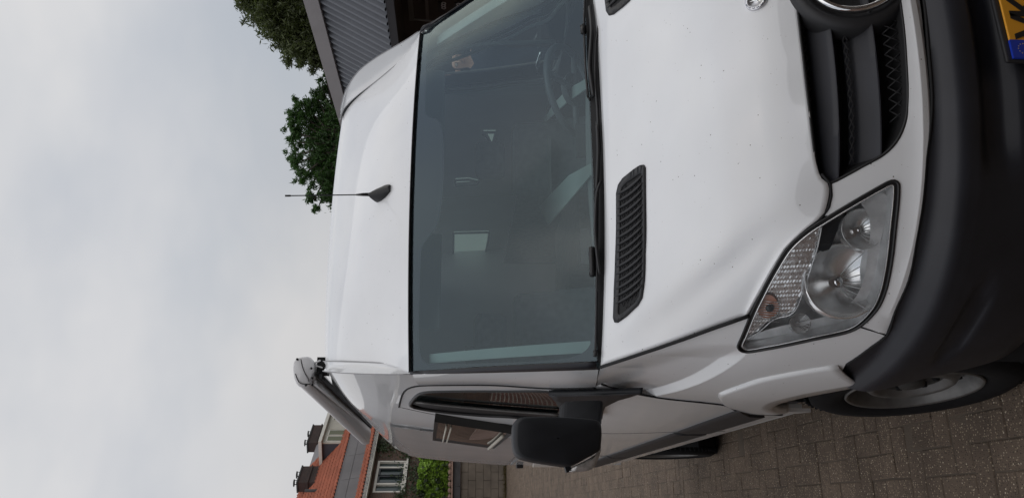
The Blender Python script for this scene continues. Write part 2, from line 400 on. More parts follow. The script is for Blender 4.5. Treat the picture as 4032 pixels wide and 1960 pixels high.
# ---- ground and paving
SAND = mat('joint_sand', (.10, .078, .058), .95, var=.3, vscale=3, bump=.5, bscale=150)
gd = MB().add([(-400, -400, -.03), (400, -400, -.03), (400, 400, -.03), (-400, 400, -.03)], [(0, 1, 2, 3)]).build('ground', mat('ground_earth', (.07, .065, .055), .95, var=.3, vscale=.4), None, False); tag(gd, kind='structure')
PX0, PX1, PY0, PY1 = -7.2, 6.0, -6.0, 28.4
pvm = MB().add([(PX0, PY0, -.0040), (PX1, PY0, -.0040), (PX1, PY1, -.0040), (PX0, PY1, -.0040)], [(0, 1, 2, 3)]).build('pavement', SAND, None, False); tag(pvm, kind='structure')
STONE = mat('paver_concrete', (.118, .086, .062), .9, var=.28, vscale=3.5, bump=1.0, bscale=190, bdist=.005, island=.14)
speckle(STONE, 110, .32, (.34, .27, .19), .40); speckle(STONE, 75, .22, (.60, .52, .40), .10); speckle(STONE, 130, .32, (.035, .028, .022), .40)
def paver_geo(a, b_, th=.035, be=.004):
    V = [(-a/2, -b_/2, -th), (a/2, -b_/2, -th), (a/2, b_/2, -th), (-a/2, b_/2, -th), (-a/2, -b_/2, -be), (a/2, -b_/2, -be), (a/2, b_/2, -be), (-a/2, b_/2, -be),
         (-a/2+be, -b_/2+be, 0), (a/2-be, -b_/2+be, 0), (a/2-be, b_/2-be, 0), (-a/2+be, b_/2-be, 0)]
    F = [(8, 9, 10, 11)]+[(4+i, 4+(i+1) % 4, 8+(i+1) % 4, 8+i) for i in range(4)]+[(i, (i+1) % 4, 4+(i+1) % 4, 4+i) for i in range(4)]
    return V, F
cs = .214; pavers = []
rnd = random.Random(3)
nx, ny = int((PX1-PX0)/cs), int((PY1-PY0)/cs)
cw_ = cs/2; nx, ny = int((PX1-PX0)/cw_), int((PY1-PY0)/cw_)
for i in range(nx-1):
    for j in range(ny-1):
        k = (i-j) % 4
        if k == 0: x, y, hz = PX0+(i+1)*cw_, PY0+(j+.5)*cw_, True
        elif k == 3: x, y, hz = PX0+(i+.5)*cw_, PY0+(j+1)*cw_, False
        else: continue
        pavers.append((x, y, 0 if hz else 1, rnd.gauss(0, .012), rnd.gauss(0, .0018), rnd.gauss(0, .008), rnd.gauss(0, .008)))
def in_view(p):
    q = pj((p[0], p[1], 0)); return -60 < q[0] < 4090 and -60 < q[1] < 2020 and (np.array([p[0], p[1], 0])-CAM)@fw > .3 and p[0] < -.80
vis = sorted([p for p in pavers if in_view(p)], key=lambda p: p[1])
near = set(id(p) for p in vis[:300])
a_, b_ = .2095, .1025
pm = []
for (aa, bb_) in ((a_, b_), (b_, a_)):
    V, F = paver_geo(aa, bb_); me = bpy.data.meshes.new('paver'); me.from_pydata(V, [], F); me.materials.append(STONE); pm.append(me)
for p in vis[:300]:
    o = bpy.data.objects.new('paver', pm[p[2]]); COL.objects.link(o); o.parent = pvm; o.location = (p[0], p[1], p[4]); o.rotation_euler = (p[5], p[6], p[3])
VV = []; FF = []
Gs = [paver_geo(a_, b_), paver_geo(b_, a_)]; Gn = [np.array(g_[0]) for g_ in Gs]; base = 0; F0 = Gs[0][1]
for p in pavers:
    if id(p) in near: continue
    V = Gn[p[2]]; c, s = math.cos(p[3]), math.sin(p[3])
    W = np.stack([V[:, 0]*c-V[:, 1]*s+p[0], V[:, 0]*s+V[:, 1]*c+p[1], V[:, 2]+p[4]+V[:, 0]*p[6]*-1+V[:, 1]*p[5]], 1); VV.append(W); FF += [tuple(i+base for i in f) for f in F0]; base += 12
me = bpy.data.meshes.new('pavers_beyond'); me.from_pydata(np.concatenate(VV).tolist(), [], FF); me.materials.append(STONE)
o = link('far_pavers', me, pvm); tag(o, kind='stuff')

# ---- garden wall across the end of the yard
WALLM = mat('concrete_block', (.155, .130, .105), .92, var=.22, vscale=2.0, bump=.5, bscale=40, island=.10)
CAPM = mat('dark_coping', (.06, .058, .06), .8, var=.2, vscale=4); EDGE = mat('clay_edge', (.30, .20, .16), .85, var=.2)
WY = 28.5
gwall = empty('garden_wall', (0, WY+.1, 0), 'brown concrete block wall with dark coping at the far end of the paving', 'wall')
MB().box((-4, WY+.16, .82), (18.6, .16, 1.66)).build('wall_core', SAND, gwall, False)
rnd = random.Random(11); blk = {}
def block_mesh(wd, hh, dp, be=.008):
    V = [(-wd/2, 0, -hh/2), (wd/2, 0, -hh/2), (wd/2, 0, hh/2), (-wd/2, 0, hh/2), (-wd/2+be, -dp, -hh/2+be), (wd/2-be, -dp, -hh/2+be), (wd/2-be, -dp, hh/2-be), (-wd/2+be, -dp, hh/2-be)]
    me = bpy.data.meshes.new('block'); me.from_pydata(V, [], [(4, 5, 6, 7)]+[(i, (i+1) % 4, 4+(i+1) % 4, 4+i) for i in range(4)]); me.materials.append(WALLM); return me
bmsh = [block_mesh(.596, .277, .05, .005), block_mesh(.596, .277, .053, .005), block_mesh(.596, .277, .048, .005)]
for r_ in range(6):
    for k in range(-21, 9):
        x = k*.6+(.3 if r_ % 2 else 0)
        o = bpy.data.objects.new('block', rnd.choice(bmsh)); COL.objects.link(o); o.parent = gwall; o.matrix_parent_inverse = gwall.matrix_world.inverted(); o.location = (x, WY+.08, .14+r_*.28)
for k in range(-13, 6):
    o = MB().box((k+.0, WY+.10, 1.83), (.99, .30, .28)).build('coping', CAPM, gwall, False)
MB().box((-4, WY+.06, 1.995), (18.6, .42, .05)).build('coping_edge', EDGE, gwall, False)
MB().box((-1.30, WY-.03, .9), (.10, .10, 1.8)).build('pier', WALLM, gwall, False)
# scalloped ridge tiles lying behind the coping
bb = []
for k in range(-20, 8):
    b = MB(); c = (k*.22-.2, WY+.30, 2.08); b.tube([(c[0], c[1]-.12, c[2]), (c[0], c[1]+.12, c[2])], .10, 8, flat=.7); b.build('ridge_tile', EDGE, gwall, True)
# leaf helpers
def leaves(name, pts, size, m, parent=None, sh=.5, long_=1.6, seed=1, norm=None):
    rg = np.random.RandomState(seed); P = np.array(pts); n = len(P)
    a = rg.normal(size=(n, 3)); a /= np.linalg.norm(a, axis=1)[:, None]
    if norm is not None: a = a*.6+np.array(norm); a /= np.linalg.norm(a, axis=1)[:, None]
    h = rg.normal(size=(n, 3)); t = np.cross(a, h); t /= np.linalg.norm(t, axis=1)[:, None]; b = np.cross(a, t)
    s = size*(rg.uniform(.45, 1.0, n)+rg.uniform(0, .5, n)**1.5)[:, None]
    tip = P+t*s*long_*.5; tail = P-t*s*long_*.5; l = P+b*s*.5*sh*2*.5+a*s*.12; r = P-b*s*.5*sh*2*.5+a*s*.12
    V = np.stack([tail, r, tip, l], 1).reshape(-1, 3); F = [(4*i, 4*i+1, 4*i+2, 4*i+3) for i in range(n)]
    me = bpy.data.meshes.new(name); me.from_pydata(V.tolist(), [], F); me.materials.append(m); return link(name, me, parent)
def leafmat(name, col, var=.25, island=.45, trans=.3):
    m = mat(name, col, .5, var=var, vscale=1.6, island=island); t = m.node_tree; b = t.nodes['Principled BSDF']; o = [n for n in t.nodes if n.type == 'OUTPUT_MATERIAL'][0]
    tr = t.nodes.new('ShaderNodeBsdfTranslucent'); tr.inputs[0].default_value = (col[0]*1.6, col[1]*1.8, col[2], 1); mx_ = t.nodes.new('ShaderNodeMixShader'); mx_.inputs[0].default_value = trans
    t.links.new(b.outputs[0], mx_.inputs[1]); t.links.new(tr.outputs[0], mx_.inputs[2]); t.links.new(mx_.outputs[0], o.inputs[0]); return m
rg = np.random.RandomState(5)
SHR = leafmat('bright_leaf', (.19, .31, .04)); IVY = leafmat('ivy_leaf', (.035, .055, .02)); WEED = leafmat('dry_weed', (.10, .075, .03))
sh = empty('climbing_shrub', (-.9, WY+.5, 0), 'bright yellow-green leafy climber hanging over the far garden wall', 'shrub')
blobs = []
for c_, r_ in (((1715, 1800), .34), ((1690, 1850), .40), ((1720, 1880), .42), ((1680, 1905), .34), ((1735, 1930), .36), ((1705, 1965), .42), ((1672, 1790), .24), ((1745, 1840), .26), ((1748, 1900), .26), ((1660, 1945), .2), ((1690, 2030), .5), ((1720, 2110), .5)):
    blobs.append((at(*c_, Y=WY+.35), r_))
pts = []
for c, r_ in blobs:
    k = int(900*r_*r_/.12); v = rg.normal(size=(k, 3)); v /= np.linalg.norm(v, axis=1)[:, None]; v[:, 1] *= .55; pts.append(c+v*r_*rg.uniform(.72, 1.06, k)[:, None])
leaves('foliage', np.concatenate(pts), .115, SHR, sh, .9, 1.1, 2, norm=(0, -.5, .4))
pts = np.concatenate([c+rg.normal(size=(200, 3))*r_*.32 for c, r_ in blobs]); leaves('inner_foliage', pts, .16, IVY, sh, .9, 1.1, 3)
MB().tube([(-1.0, WY+.55, 0), (-.95, WY+.5, 1.2), (-.8, WY+.45, 2.4)], [.05, .04, .02], 6).build('stem', mat('bark', (.07, .055, .04), .9), sh)
wd = leaves('weeds', np.array([[rg.uniform(-4, 1.5), WY-.02-abs(rg.normal())*.10, abs(rg.normal())*.05] for _ in range(1500)]), .07, WEED, None, .35, 2.4, 8); tag(wd, kind='stuff')
leaves_w = wd

# ---- the brick house beyond the wall
hd_ = np.array([.58, .81, 0]); hd_ /= np.linalg.norm(hd_); hn = np.array([hd_[1], -hd_[0], 0]); HO = np.array([-.95, 28.6, 0])
def hp_(s, z, off=0): return HO+hd_*s+hn*off+np.array([0, 0, z])
def hh(px, py, off=0):
    P = at(px, py, n=hn, p=HO+hn*off); return float((P-HO)@hd_), float(P[2])
def hbox(b, s0, s1, z0, z1, o0, o1):
    return b.hexa([hp_(s0, z0, o0), hp_(s1, z0, o0), hp_(s1, z0, o1), hp_(s0, z0, o1)], [hp_(s0, z1, o0), hp_(s1, z1, o0), hp_(s1, z1, o1), hp_(s0, z1, o1)])
house = empty('brick_house', tuple(hp_(2, 0, -4)), 'brown brick house with orange tiled roof, dormer and two chimneys beyond the garden wall', 'house')
HBR = brickmat('house_brick', tuple(hd_), (.13, .070, .045), (.09, .052, .038), (.12, .10, .085))
W0, W1, Z0, Z1 = .46, 2.58, 3.80, 4.93
for (s0, s1, z0, z1) in ((-11, W0, 0, 5.06), (W1, 8, 0, 5.06), (W0, W1, 0, Z0), (W0, W1, Z1, 5.06)):
    hbox(MB(), s0, s1, z0, z1, -.25, 0).build('brick_wall', HBR, house, False)
hbox(MB(), -11, 8, 0, 5.06, -8, -.9).build('house_core', DARK, house, False)
WHT = mat('window_white', (.62, .60, .55), .5, var=.06); WGL = mat('window_pane', (.03, .045, .045), .08, spec=.8)
def hwindow(s0, s1, z0, z1, off=-.02, splits=(), frame=.07, parent=house):
    f = hbox(MB(), s0, s1, z0, z0+frame, off-.08, off+.03).build('window', WHT, parent, False)
    hbox(MB(), s0, s1, z1-frame, z1, off-.08, off+.03).build('frame_rail', WHT, f, False)
    ed = [s0]+list(splits)+[s1]
    for x in ed:
        xx = min(max(x, s0+frame/2), s1-frame/2); hbox(MB(), xx-frame/2, xx+frame/2, z0, z1, off-.08, off+.034).build('mullion', WHT, f, False)
    for i in range(len(ed)-1): hbox(MB(), ed[i], ed[i+1], z0, z1, off-.07, off-.05).build('pane', WGL, f, False)
    return f
fw_ = hwindow(W0, W1, Z0, Z1, -.04, (1.02, 2.12), .09)
DKF = mat('dark_sash', (.02, .025, .03), .4)
for (a, b_) in ((1.08, 1.55), (1.60, 2.06)):
    for (s0, s1, z0, z1) in ((a, b_, Z0+.10, Z0+.16), (a, b_, Z1-.16, Z1-.10), (a, a+.05, Z0+.1, Z1-.1), (b_-.05, b_, Z0+.1, Z1-.1)): hbox(MB(), s0, s1, z0, z1, -.08, -.02).build('sash', DKF, fw_, False)
hbox(MB(), W0-.08, W1+.08, Z0-.07, Z0, -.06, .08).build('window_sill', WHT, house, False)
hwindow(4.1, 5.4, 3.8, 4.9, -.04, (4.7,))
for s0 in (-9, -5.5, -2.4): hwindow(s0, s0+2, Z0, Z1, -.04, (s0+.6, s0+1.4)); hwindow(s0, s0+2, 1.0, 2.5, -.04, (s0+.6, s0+1.4))
hbox(MB(), -11.2, 8.2, 5.06, 5.20, -.2, .30).build('gutter', WHT, house, False)
TILE = mat('roof_tile', (.29, .085, .045), .8, var=.22, vscale=3, island=.22); ZINC = mat('zinc_sheet', (.14, .135, .14), .6, var=.16, vscale=1.2)
# tiles: little S-shaped clay tiles
def tile_mesh(wd=.25, ln=.36):
    V = []; F = []; n = 5
    for j, (y, dz) in enumerate(((0, .035), (ln*.5, .022), (ln, .008))):
        for i in range(n+1):
            t = i/n; V.append((t*wd, y, dz+.028*math.sin(t*2*math.pi)))
    for j in range(2):
        for i in range(n): F.append((j*(n+1)+i, j*(n+1)+i+1, (j+1)*(n+1)+i+1, (j+1)*(n+1)+i))
    F += [(0, i+1, i, i) for i in ()]
    b = len(V)
    for i in range(n+1): V.append((V[i][0], V[i][1], V[i][2]-.03))
    for i in range(n): F.append((i, b+i, b+i+1, i+1))
    me = bpy.data.meshes.new('tile'); me.from_pydata(V, [], F); me.materials.append(TILE); return me
tmesh = tile_mesh()
rnd = random.Random(9)
def tile_field(s0, s1, zA, oA, zB, oB, parent, indiv=True, mask=None, maxn=300):
    """tiles on the slope from (zA, oA) up to (zB, oB)"""
    slope = np.array([0, 0, zB-zA])+hn*(oB-oA); ln = np.linalg.norm(slope); v = slope/ln; nrm_ = np.cross(hd_, v)
    if nrm_[2] < 0: nrm_ = -nrm_
    rows_ = int(ln/.27); cnt = 0; VV = []; FF = []; cells = []
    for r_ in range(rows_+1):
        for k in range(int((s1-s0)/.235)):
            s = s0+k*.235; y = min(r_*.27, ln-.05)
            P = hp_(s, zA, oA)+v*y
            if mask and mask(s, P): continue
            q = pj(P+hd_*.1); vis_ = 0 < q[1] < 1990 and 1100 < q[0] < 1600 and not (q[1] < 1700-(1430-q[0])*.0 and q[0] > 1430 and False)
            cells.append((not vis_, P))
    cells.sort(key=lambda c: c[0])
    Mrot = Matrix((tuple(hd_), tuple(v), tuple(nrm_))).transposed()
    tv = [tuple(x.co) for x in tmesh.vertices]; tf = [tuple(p.vertices) for p in tmesh.polygons]
    for i, (_, P) in enumerate(cells):
        M = Matrix.Translation(Vector(P+nrm_*.01)) @ (Mrot @ Matrix.Rotation(rnd.gauss(0, .012), 3, 'Z')).to_4x4()
        if i < maxn and indiv:
            o = bpy.data.objects.new('tile', tmesh); COL.objects.link(o); o.parent = parent; o.matrix_parent_inverse = parent.matrix_world.inverted(); o.matrix_world = M; o.matrix_basis = M
        else:
            b0 = len(VV); VV += [tuple(M @ Vector(x)) for x in tv]; FF += [tuple(k+b0 for k in f) for f in tf]
    return VV, FF
rest = MB()
def slab(zA, oA, zB, oB, s0=-11, s1=8, nm='roof', m=None):
    return MB().hexa([hp_(s0, zA-.12, oA), hp_(s1, zA-.12, oA), hp_(s1, zB-.12, oB), hp_(s0, zB-.12, oB)], [hp_(s0, zA, oA), hp_(s1, zA, oA), hp_(s1, zB, oB), hp_(s0, zB, oB)]).build(nm, m or ZINC, house, False)
rl = slab(5.20, .30, 5.50, -.15)
V1, F1 = tile_field(-1.5, 5.5, 5.22, .28, 5.50, -.15, rl, maxn=60); rest.add(V1, F1)
# grey sheet band in two rows of panels
for k in range(-6, 5):
    for (z0, z1, o0, o1) in ((5.52, 5.93, -.17, -.24), (5.945, 6.34, -.245, -.31)):
        MB().hexa([hp_(k*1.7+.01, z0, o0), hp_(k*1.7+1.69, z0, o0), hp_(k*1.7+1.69, z0, o0-.1), hp_(k*1.7+.01, z0, o0-.1)], [hp_(k*1.7+.01, z1, o1), hp_(k*1.7+1.69, z1, o1), hp_(k*1.7+1.69, z1, o1-.1), hp_(k*1.7+.01, z1, o1-.1)]).build('sheet_panel', ZINC, house, False)
OR, OT = -.30, -2.6
rz = hh(1220, 1830, OT)[1]
rm = slab(6.34, OR, rz, OT)
slab(6.34, OT*2-OR, rz, OT, nm='roof')
# dormer
DO = -.75
c0 = hh(1268, 1742, DO); c1 = hh(1373, 1742, DO); sR = hh(1300, 1600, DO)[0]
def dmask(s, P):
    off = float((P-HO)@hn); return c0[0]-.05 < s < sR+.3 and off < DO+.02 and P[2] < c0[1]
V1, F1 = tile_field(-1.6, 6.2, 6.36, OR-.02, rz-.05, OT+.05, rm, mask=dmask, maxn=240); rest.add(V1, F1)
if rest.V: tag(rest.build('tiles_beyond', TILE, house), kind='stuff')
CRM = mat('cream_boards', (.50, .48, .42), .6, var=.06, vscale=5); CHK = mat('slate_cheek', (.055, .06, .075), .5, var=.1)
zt, zbm = c0[1], c1[1]-.1
df = hbox(MB(), c0[0], sR+.2, zbm, zt, DO-.05, DO).build('dormer', CRM, house, False)
MB().hexa([hp_(c0[0], zbm-.3, DO-.06), hp_(c0[0]+.08, zbm-.3, DO-.06), hp_(c0[0]+.08, zbm-.3, DO-1.7), hp_(c0[0], zbm-.3, DO-1.7)], [hp_(c0[0], zt, DO-.06), hp_(c0[0]+.08, zt, DO-.06), hp_(c0[0]+.08, zt, DO-1.7), hp_(c0[0], zt, DO-1.7)]).build('dormer_cheek', CHK, df, False)
hbox(MB(), c0[0]-.16, sR+.4, zt, zt+.13, DO-1.75, DO+.16).build('dormer_roof', WHT, df, False)
def dwin(pa, pb, z0, z1):
    s0, s1 = sorted((hh(1330, pa, DO)[0], hh(1330, pb, DO)[0])); b = MB(); hbox(b, s0, s1, z0, z1, DO, DO+.03).build('dormer_window', WHT, df, False)
    hbox(MB(), s0+.05, s1-.05, z0+.05, z1-.05, DO+.03, DO+.04).build('pane', mat('green_blind', (.10, .11, .05), .2) if 'green_blind' not in bpy.data.materials else bpy.data.materials['green_blind'], df, False)
zw0, zw1 = hh(1368, 1730, DO)[1], hh(1285, 1730, DO)[1]
dwin(1738, 1717, zw0, zw1); dwin(1714, 1693, zw0, zw1); dwin(1655, 1640, zw0+.1, zw1)
sA, sB = hh(1330, 1690, DO)[0], hh(1330, 1657, DO)[0]
for k in range(8): s_ = sA+(sB-sA)*k/8; hbox(MB(), s_+.005, s_+(sB-sA)/8-.012, zw0+.02, zw1, DO, DO+.02).build('board', CRM, df, False)
# chimneys
CHB = brickmat('chimney_brick', tuple(hd_), (.055, .030, .026), (.04, .024, .022), (.05, .04, .036)); LEAD = mat('lead', (.16, .17, .18), .6, var=.1); IRON = mat('iron', (.02, .02, .02), .6)
def chimney(pxs, off, dep, zbase, pots):
    (xt, ya), (xb, yb) = pxs
    s0, z1 = hh(xt, yb, off); s1, _ = hh(xt, ya, off); s0, s1 = sorted((s0, s1))
    ctop = z1; ch = MB(); hbox(ch, s0, s1, zbase, ctop, off-dep, off); c_ = ch.build('chimney', CHB, house, False)
    hbox(MB(), s0-.04, s1+.04, ctop-.42, ctop-.36, off-dep-.04, off+.04).build('chimney_band', CHB, c_, False)
    hbox(MB(), s0-.03, s1+.03, ctop, ctop+.06, off-dep-.03, off+.03).build('chimney_cap', IRON, c_, False)
    for k in range(pots):
        s_ = s0+(k+.5)*(s1-s0)/pots; cc = hp_(s_, ctop, off-dep/2)
        for a in (0, 2.1, 4.2): MB().tube([cc+np.array([.10*math.cos(a), .10*math.sin(a), .05]), cc+np.array([.12*math.cos(a), .12*math.sin(a), .22])], .015, 5).build('cowl_post', IRON, c_)
        MB().lathe([(0, .03), (.16, 0), (.16, -.02)], cc+np.array([0, 0, .23]), (0, 0, 1), 10).build('cowl_plate', IRON, c_)
    return s0, s1, ctop
chimney(((1212, 1672), (1262, 1742)), -2.5, .5, 6.5, 2)
s0, s1, _ = chimney(((1172, 1834), (1295, 1898)), -1.75, .45, 6.5, 2)
for k in range(4):
    zz = hh(1295-k*18, 1850, -1.75)[1]; hbox(MB(), s0-.02, s1+.02-k*.0, zz-.16, zz-.02, -1.75+.01-k*.11, -1.72-k*.11+.02).build('lead_step', LEAD, house, False)
pp = hh(1235, 1930, -1.5); MB().tube([hp_(pp[0], 6.9, -1.5), hp_(pp[0], pp[1]+.35, -1.5)], .06, 8).build('vent_pipe', IRON, house)
# ivy on the brickwork
ivp = []
for (cx_, cy_, k, r_) in ((1540, 1750, 260, .5), (1600, 1775, 220, .5), (1640, 1860, 260, .5), (1650, 1930, 200, .4), (1580, 1950, 120, .3), (1500, 1758, 160, .3), (1620, 1700, 200, .6), (1690, 1760, 200, .5), (1590, 1870, 60, .5)):
    s_, z_ = hh(cx_, cy_, .05)
    for _ in range(k): ivp.append(hp_(s_+rg.normal()*r_*.9, z_+rg.normal()*r_*.45, .04+abs(rg.normal())*.06))
iv = leaves('ivy', np.array(ivp), .10, IVY, None, .8, 1.2, 12, norm=tuple(hn)); tag(iv, 'thin dark green ivy creeping over the brick house front', 'ivy')

# ---- neighbours out of the picture on the left; they show in the van's paint and glass
nb = empty('terraced_house', (-21, 16, 0), 'long brick house with pale window frames standing left of the van', 'house')
NBR = brickmat('neighbour_brick', (0, 1, 0), (.20, .11, .08), (.15, .085, .06), (.22, .19, .16))
MB().box((-22, 16, 2.9), (8, 26, 5.8)).build('brick_wall', NBR, nb, False)
MB().hexa([(-26.2, 3, 5.8), (-17.7, 3, 5.8), (-17.7, 29, 5.8), (-26.2, 29, 5.8)], [(-22.2, 3, 9), (-21.8, 3, 9), (-21.8, 29, 9), (-22.2, 29, 9)]).build('roof', mat('neighbour_roof', (.22, .07, .04), .8, var=.2, vscale=4), nb, False)
for y in (6, 10.5, 15, 19.5, 24):
    for z in (1.6, 4.3):
        f = MB().box((-17.98, y, z), (.10, 2.0, 1.4)).build('window', WHT, nb, False)
        for dy in (-.5, .5): MB().box((-17.92, y+dy, z), (.04, .84, 1.2)).build('pane', WGL, f, False)
gw2 = MB().box((-4.6, 11, .95), (.22, 34, 1.9)).build('brick_garden_wall', brickmat('garden_brick', (0, 1, 0), (.20, .085, .06), (.14, .06, .045), (.36, .32, .28), .24, .085, .014), None, False)
tag(gw2, 'low brown brick garden wall with pale joints left of the van', 'wall')

fh = empty('unseen_house', (2, -11, 0), 'dark brick house out of view behind the camera, added to darken the van front', 'house')  # unseen house behind the camera, put close to darken bumper and near paving
MB().box((1, -9.9, 3.2), (26, 8, 6.4)).build('brick_wall', brickmat('facing_brick', (1, 0, 0), (.12, .07, .05), (.09, .055, .04), (.12, .10, .09)), fh, False)
MB().hexa([(-12.3, -14.2, 6.4), (14.3, -14.2, 6.4), (14.3, -5.6, 6.4), (-12.3, -5.6, 6.4)], [(-12.3, -10.1, 9), (14.3, -10.1, 9), (14.3, -9.7, 9), (-12.3, -9.7, 9)]).build('roof', bpy.data.materials['neighbour_roof'], fh, False)
for x in (-9, -4.5, 0, 4.5, 9):
    for z in (1.5, 4.0):
        f = MB().box((x, -5.87, z), (1.8, .10, 1.3)).build('window', WHT, fh, False)
        for dx in (-.45, .45): MB().box((x+dx, -5.81, z), (.75, .04, 1.1)).build('pane', WGL, f, False)
# ---- corrugated shed on the right
XA, XB = 5.56, 4.98
zA = at(1268, 19, X=XA)[2]; zA = at(1225+35, 0, X=XA)[2]
zB = (at(1542, 213, X=XB)[2]+at(1524, 0, X=XB)[2])/2
shed = empty('corrugated_shed', (6.2, 9.5, 0), 'grey shed with steep corrugated sheet front, pale capping and dark open bay', 'shed')
CORR = mat('corrugated_sheet', (.135, .145, .165), .55, .25, var=.10, vscale=2.5); CAPS = mat('capping', (.40, .39, .40), .6, var=.05, vscale=3)
pitch = abs(at(1268+7.5, 46, X=XA)[1]-at(1268, 19, X=XA)[1])
v = np.array([XA-XB, 0, zA-zB]); ln = np.linalg.norm(v); v /= ln; nn = np.array([-v[2], 0, v[0]])
y = 4.6; sheet = 0
while y < 15:
    rows = [[], []]; k = 0
    for k in range(5):
        for (fr_, h) in ((0, 0), (.28, 0), (.42, .045), (.72, .045), (.86, 0)):
            yy = y+(k+fr_)*pitch
            for i, t in enumerate((0, ln+.02)): rows[i].append(np.array([XB, yy, zB])+v*t+nn*(h+.004*(sheet % 2)))
    for i, t in enumerate((0, ln+.02)): rows[i].append(np.array([XB, y+5*pitch+.03, zB])+v*t+nn*(.004*(sheet % 2)))
    MB().grid(rows).build('corrugated_sheet', CORR, shed, False)
    for k in (1, 3):
        q = np.array([XB, y+(k+.12)*pitch, zB])+v*.14
        MB().lathe([(0, .012), (.012, .010), (.013, -.005)], q, nn, 8).build('screw', STEEL, shed)
    y += 5*pitch; sheet += 1
wf = .20
MB().hexa([(XA-.10, 4.6, zA), (XA+.10, 4.6, zA), (XA+.10, 15, zA), (XA-.10, 15, zA)], [(XA-.13, 4.6, zA+wf), (XA+.10, 4.6, zA+wf), (XA+.10, 15, zA+wf), (XA-.13, 15, zA+wf)]).build('capping', CAPS, shed, False)
MB().box((XB+.02, 9.8, zB-.05), (.09, 10.4, .11)).build('beam', mat('beam_dark', (.03, .03, .035), .6), shed, False)
BRD = mat('brown_boards', (.055, .040, .034), .8, var=.2, vscale=2)
MB().box((7.4, 9.8, 1.5), (.1, 10.4, 3.0)).build('back_wall', BRD, shed, False)
MB().box((6.3, 15, 1.9), (2.6, .12, 3.8)).build('end_wall', BRD, shed, False)
MB().hexa([(XB+.06, 4.6, zB+.02), (7.6, 4.6, zB+.1), (7.6, 15, zB+.1), (XB+.06, 15, zB+.02)], [(XA+.06, 4.6, zA), (7.6, 4.6, zA), (7.6, 15, zA), (XA+.06, 15, zA)]).build('shed_loft', BRD, shed, False)
def sb(px0, px1, X, m, nm, th=.03):
    a = at(*px0, X=X); b_ = at(*px1, X=X); y0, y1 = sorted((a[1], b_[1])); z0, z1 = sorted((a[2], b_[2]))
    return MB().box((X, (y0+y1)/2, (z0+z1)/2), (th, max(.02, y1-y0), max(.015, z1-z0))).build(nm, m, shed, False)
sb((1609, -200), (1612, 80), 7.2, mat('rail_grey', (.10, .095, .09), .6), 'shelf_rail'); sb((1662, -200), (1690, 78), 7.2, mat('board_grey', (.13, .11, .105), .7), 'shelf_board')
PIPE = mat('pale_pipe', (.30, .29, .28), .5)
a0 = at(1631, 77, X=7.1); a1 = at(1740, 88, X=7.1); MB().tube([a0, a1, a1-np.array([0, 0, 1.2])], .018, 8).build('pipe', PIPE, shed)
for (y0, y1, x0, x1) in ((9, 47, 1724, 1752), (12, 50, 1790, 1815)):
    p = sb((x0, y0), (x1, y1), 7.15, mat('meter_black', (.012, .011, .011), .6) if 'meter_black' not in bpy.data.materials else bpy.data.materials['meter_black'], 'meter_board')
for (x_, y_) in ((1747, 15), (1746, 23), (1747, 32), (1806, 19), (1807, 29)):
    q = at(x_, y_, X=7.12); b = MB(); b.lathe([(.020, .0), (.034, .006), (.045, 0)], q, (-1, 0, 0), 14); b.build('dial', CAPS, shed)
MB().box((5.6, 7.2, .07), (3.6, 3.2, .14)).build('concrete_step', WALLM, shed, False)

# ---- trees
def tree(px_blobs, Yt, nm, label, lm, leaf, dens, base, seed, under=None):
    r_ = np.random.RandomState(seed); bl = [(at(x, y, Y=Yt+dy), rr) for x, y, rr, dy in px_blobs]
    cx = np.mean([b[0] for b in bl], axis=0); root = empty(nm, (cx[0], cx[1], 0), label, 'tree')
    top = cx[2]-.3; tr = MB().tube([(cx[0], cx[1], -.02), (cx[0]+.05, cx[1], top*.5), (cx[0], cx[1], top)], [.20, .15, .08], 10); trunk = tr.build('trunk', mat(nm+'_bark', (.06, .05, .04), .9, var=.3, bump=.5), root)
    pts = []; br = MB()
    for c, rr in bl:
        br.tube([(cx[0], cx[1], top*.75), (np.array([cx[0], cx[1], top])+c)/2+np.array([0, 0, -.1]), c], [.05, .035, .012], 5)
        ncl = max(4, int(26*rr*rr/.16)); 
        for _ in range(ncl):
            v_ = r_.normal(size=3); v_ /= np.linalg.norm(v_); cc = c+v_*rr*r_.uniform(.45, 1.0)
            k = int(dens*r_.uniform(.6, 1.3)); q = r_.normal(size=(k, 3))*rr*.17*np.array([1, 1, .8]); pts.append(cc+q+np.array([0, 0, .0]))
            tw = cc+v_*rr*.28; m_ = 7; pts.append(cc+(tw-cc)*r_.uniform(0, 1.3, (m_, 1))+r_.normal(size=(m_, 3))*.02)
    br.build('branches', bpy.data.materials[nm+'_bark'], root)
    leaves('crown', np.concatenate(pts), leaf, lm, root, .42, 1.9, seed+1)
    return root
T1 = [(1000, -40, .55, 0), (1010, 30, .42, .2), (1050, 60, .5, 0), (1080, 10, .6, .3), (1110, 100, .5, 0), (1150, 60, .7, .4), (1130, 160, .42, .1), (1160, 200, .36, 0), (1190, 130, .6, .2), (1210, 225, .34, 0), (1225, 180, .5, .3), (1240, 258, .22, 0), (1250, 100, .7, .5), (1140, -60, .9, .5), (1060, -140, .8, .3), (970, -130, .5, 0), (1280, 160, .6, .5), (1285, 50, .8, .6), (1400, 60, 1.0, .8), (985, 5, .2, 0), (1265, 232, .25, 0)]
tree(T1, 15.0, 'broadleaf_tree', 'large olive green tree rising behind the shed capping', leafmat('olive_leaf', (.065, .082, .028)), .085, 34, 0, 21)
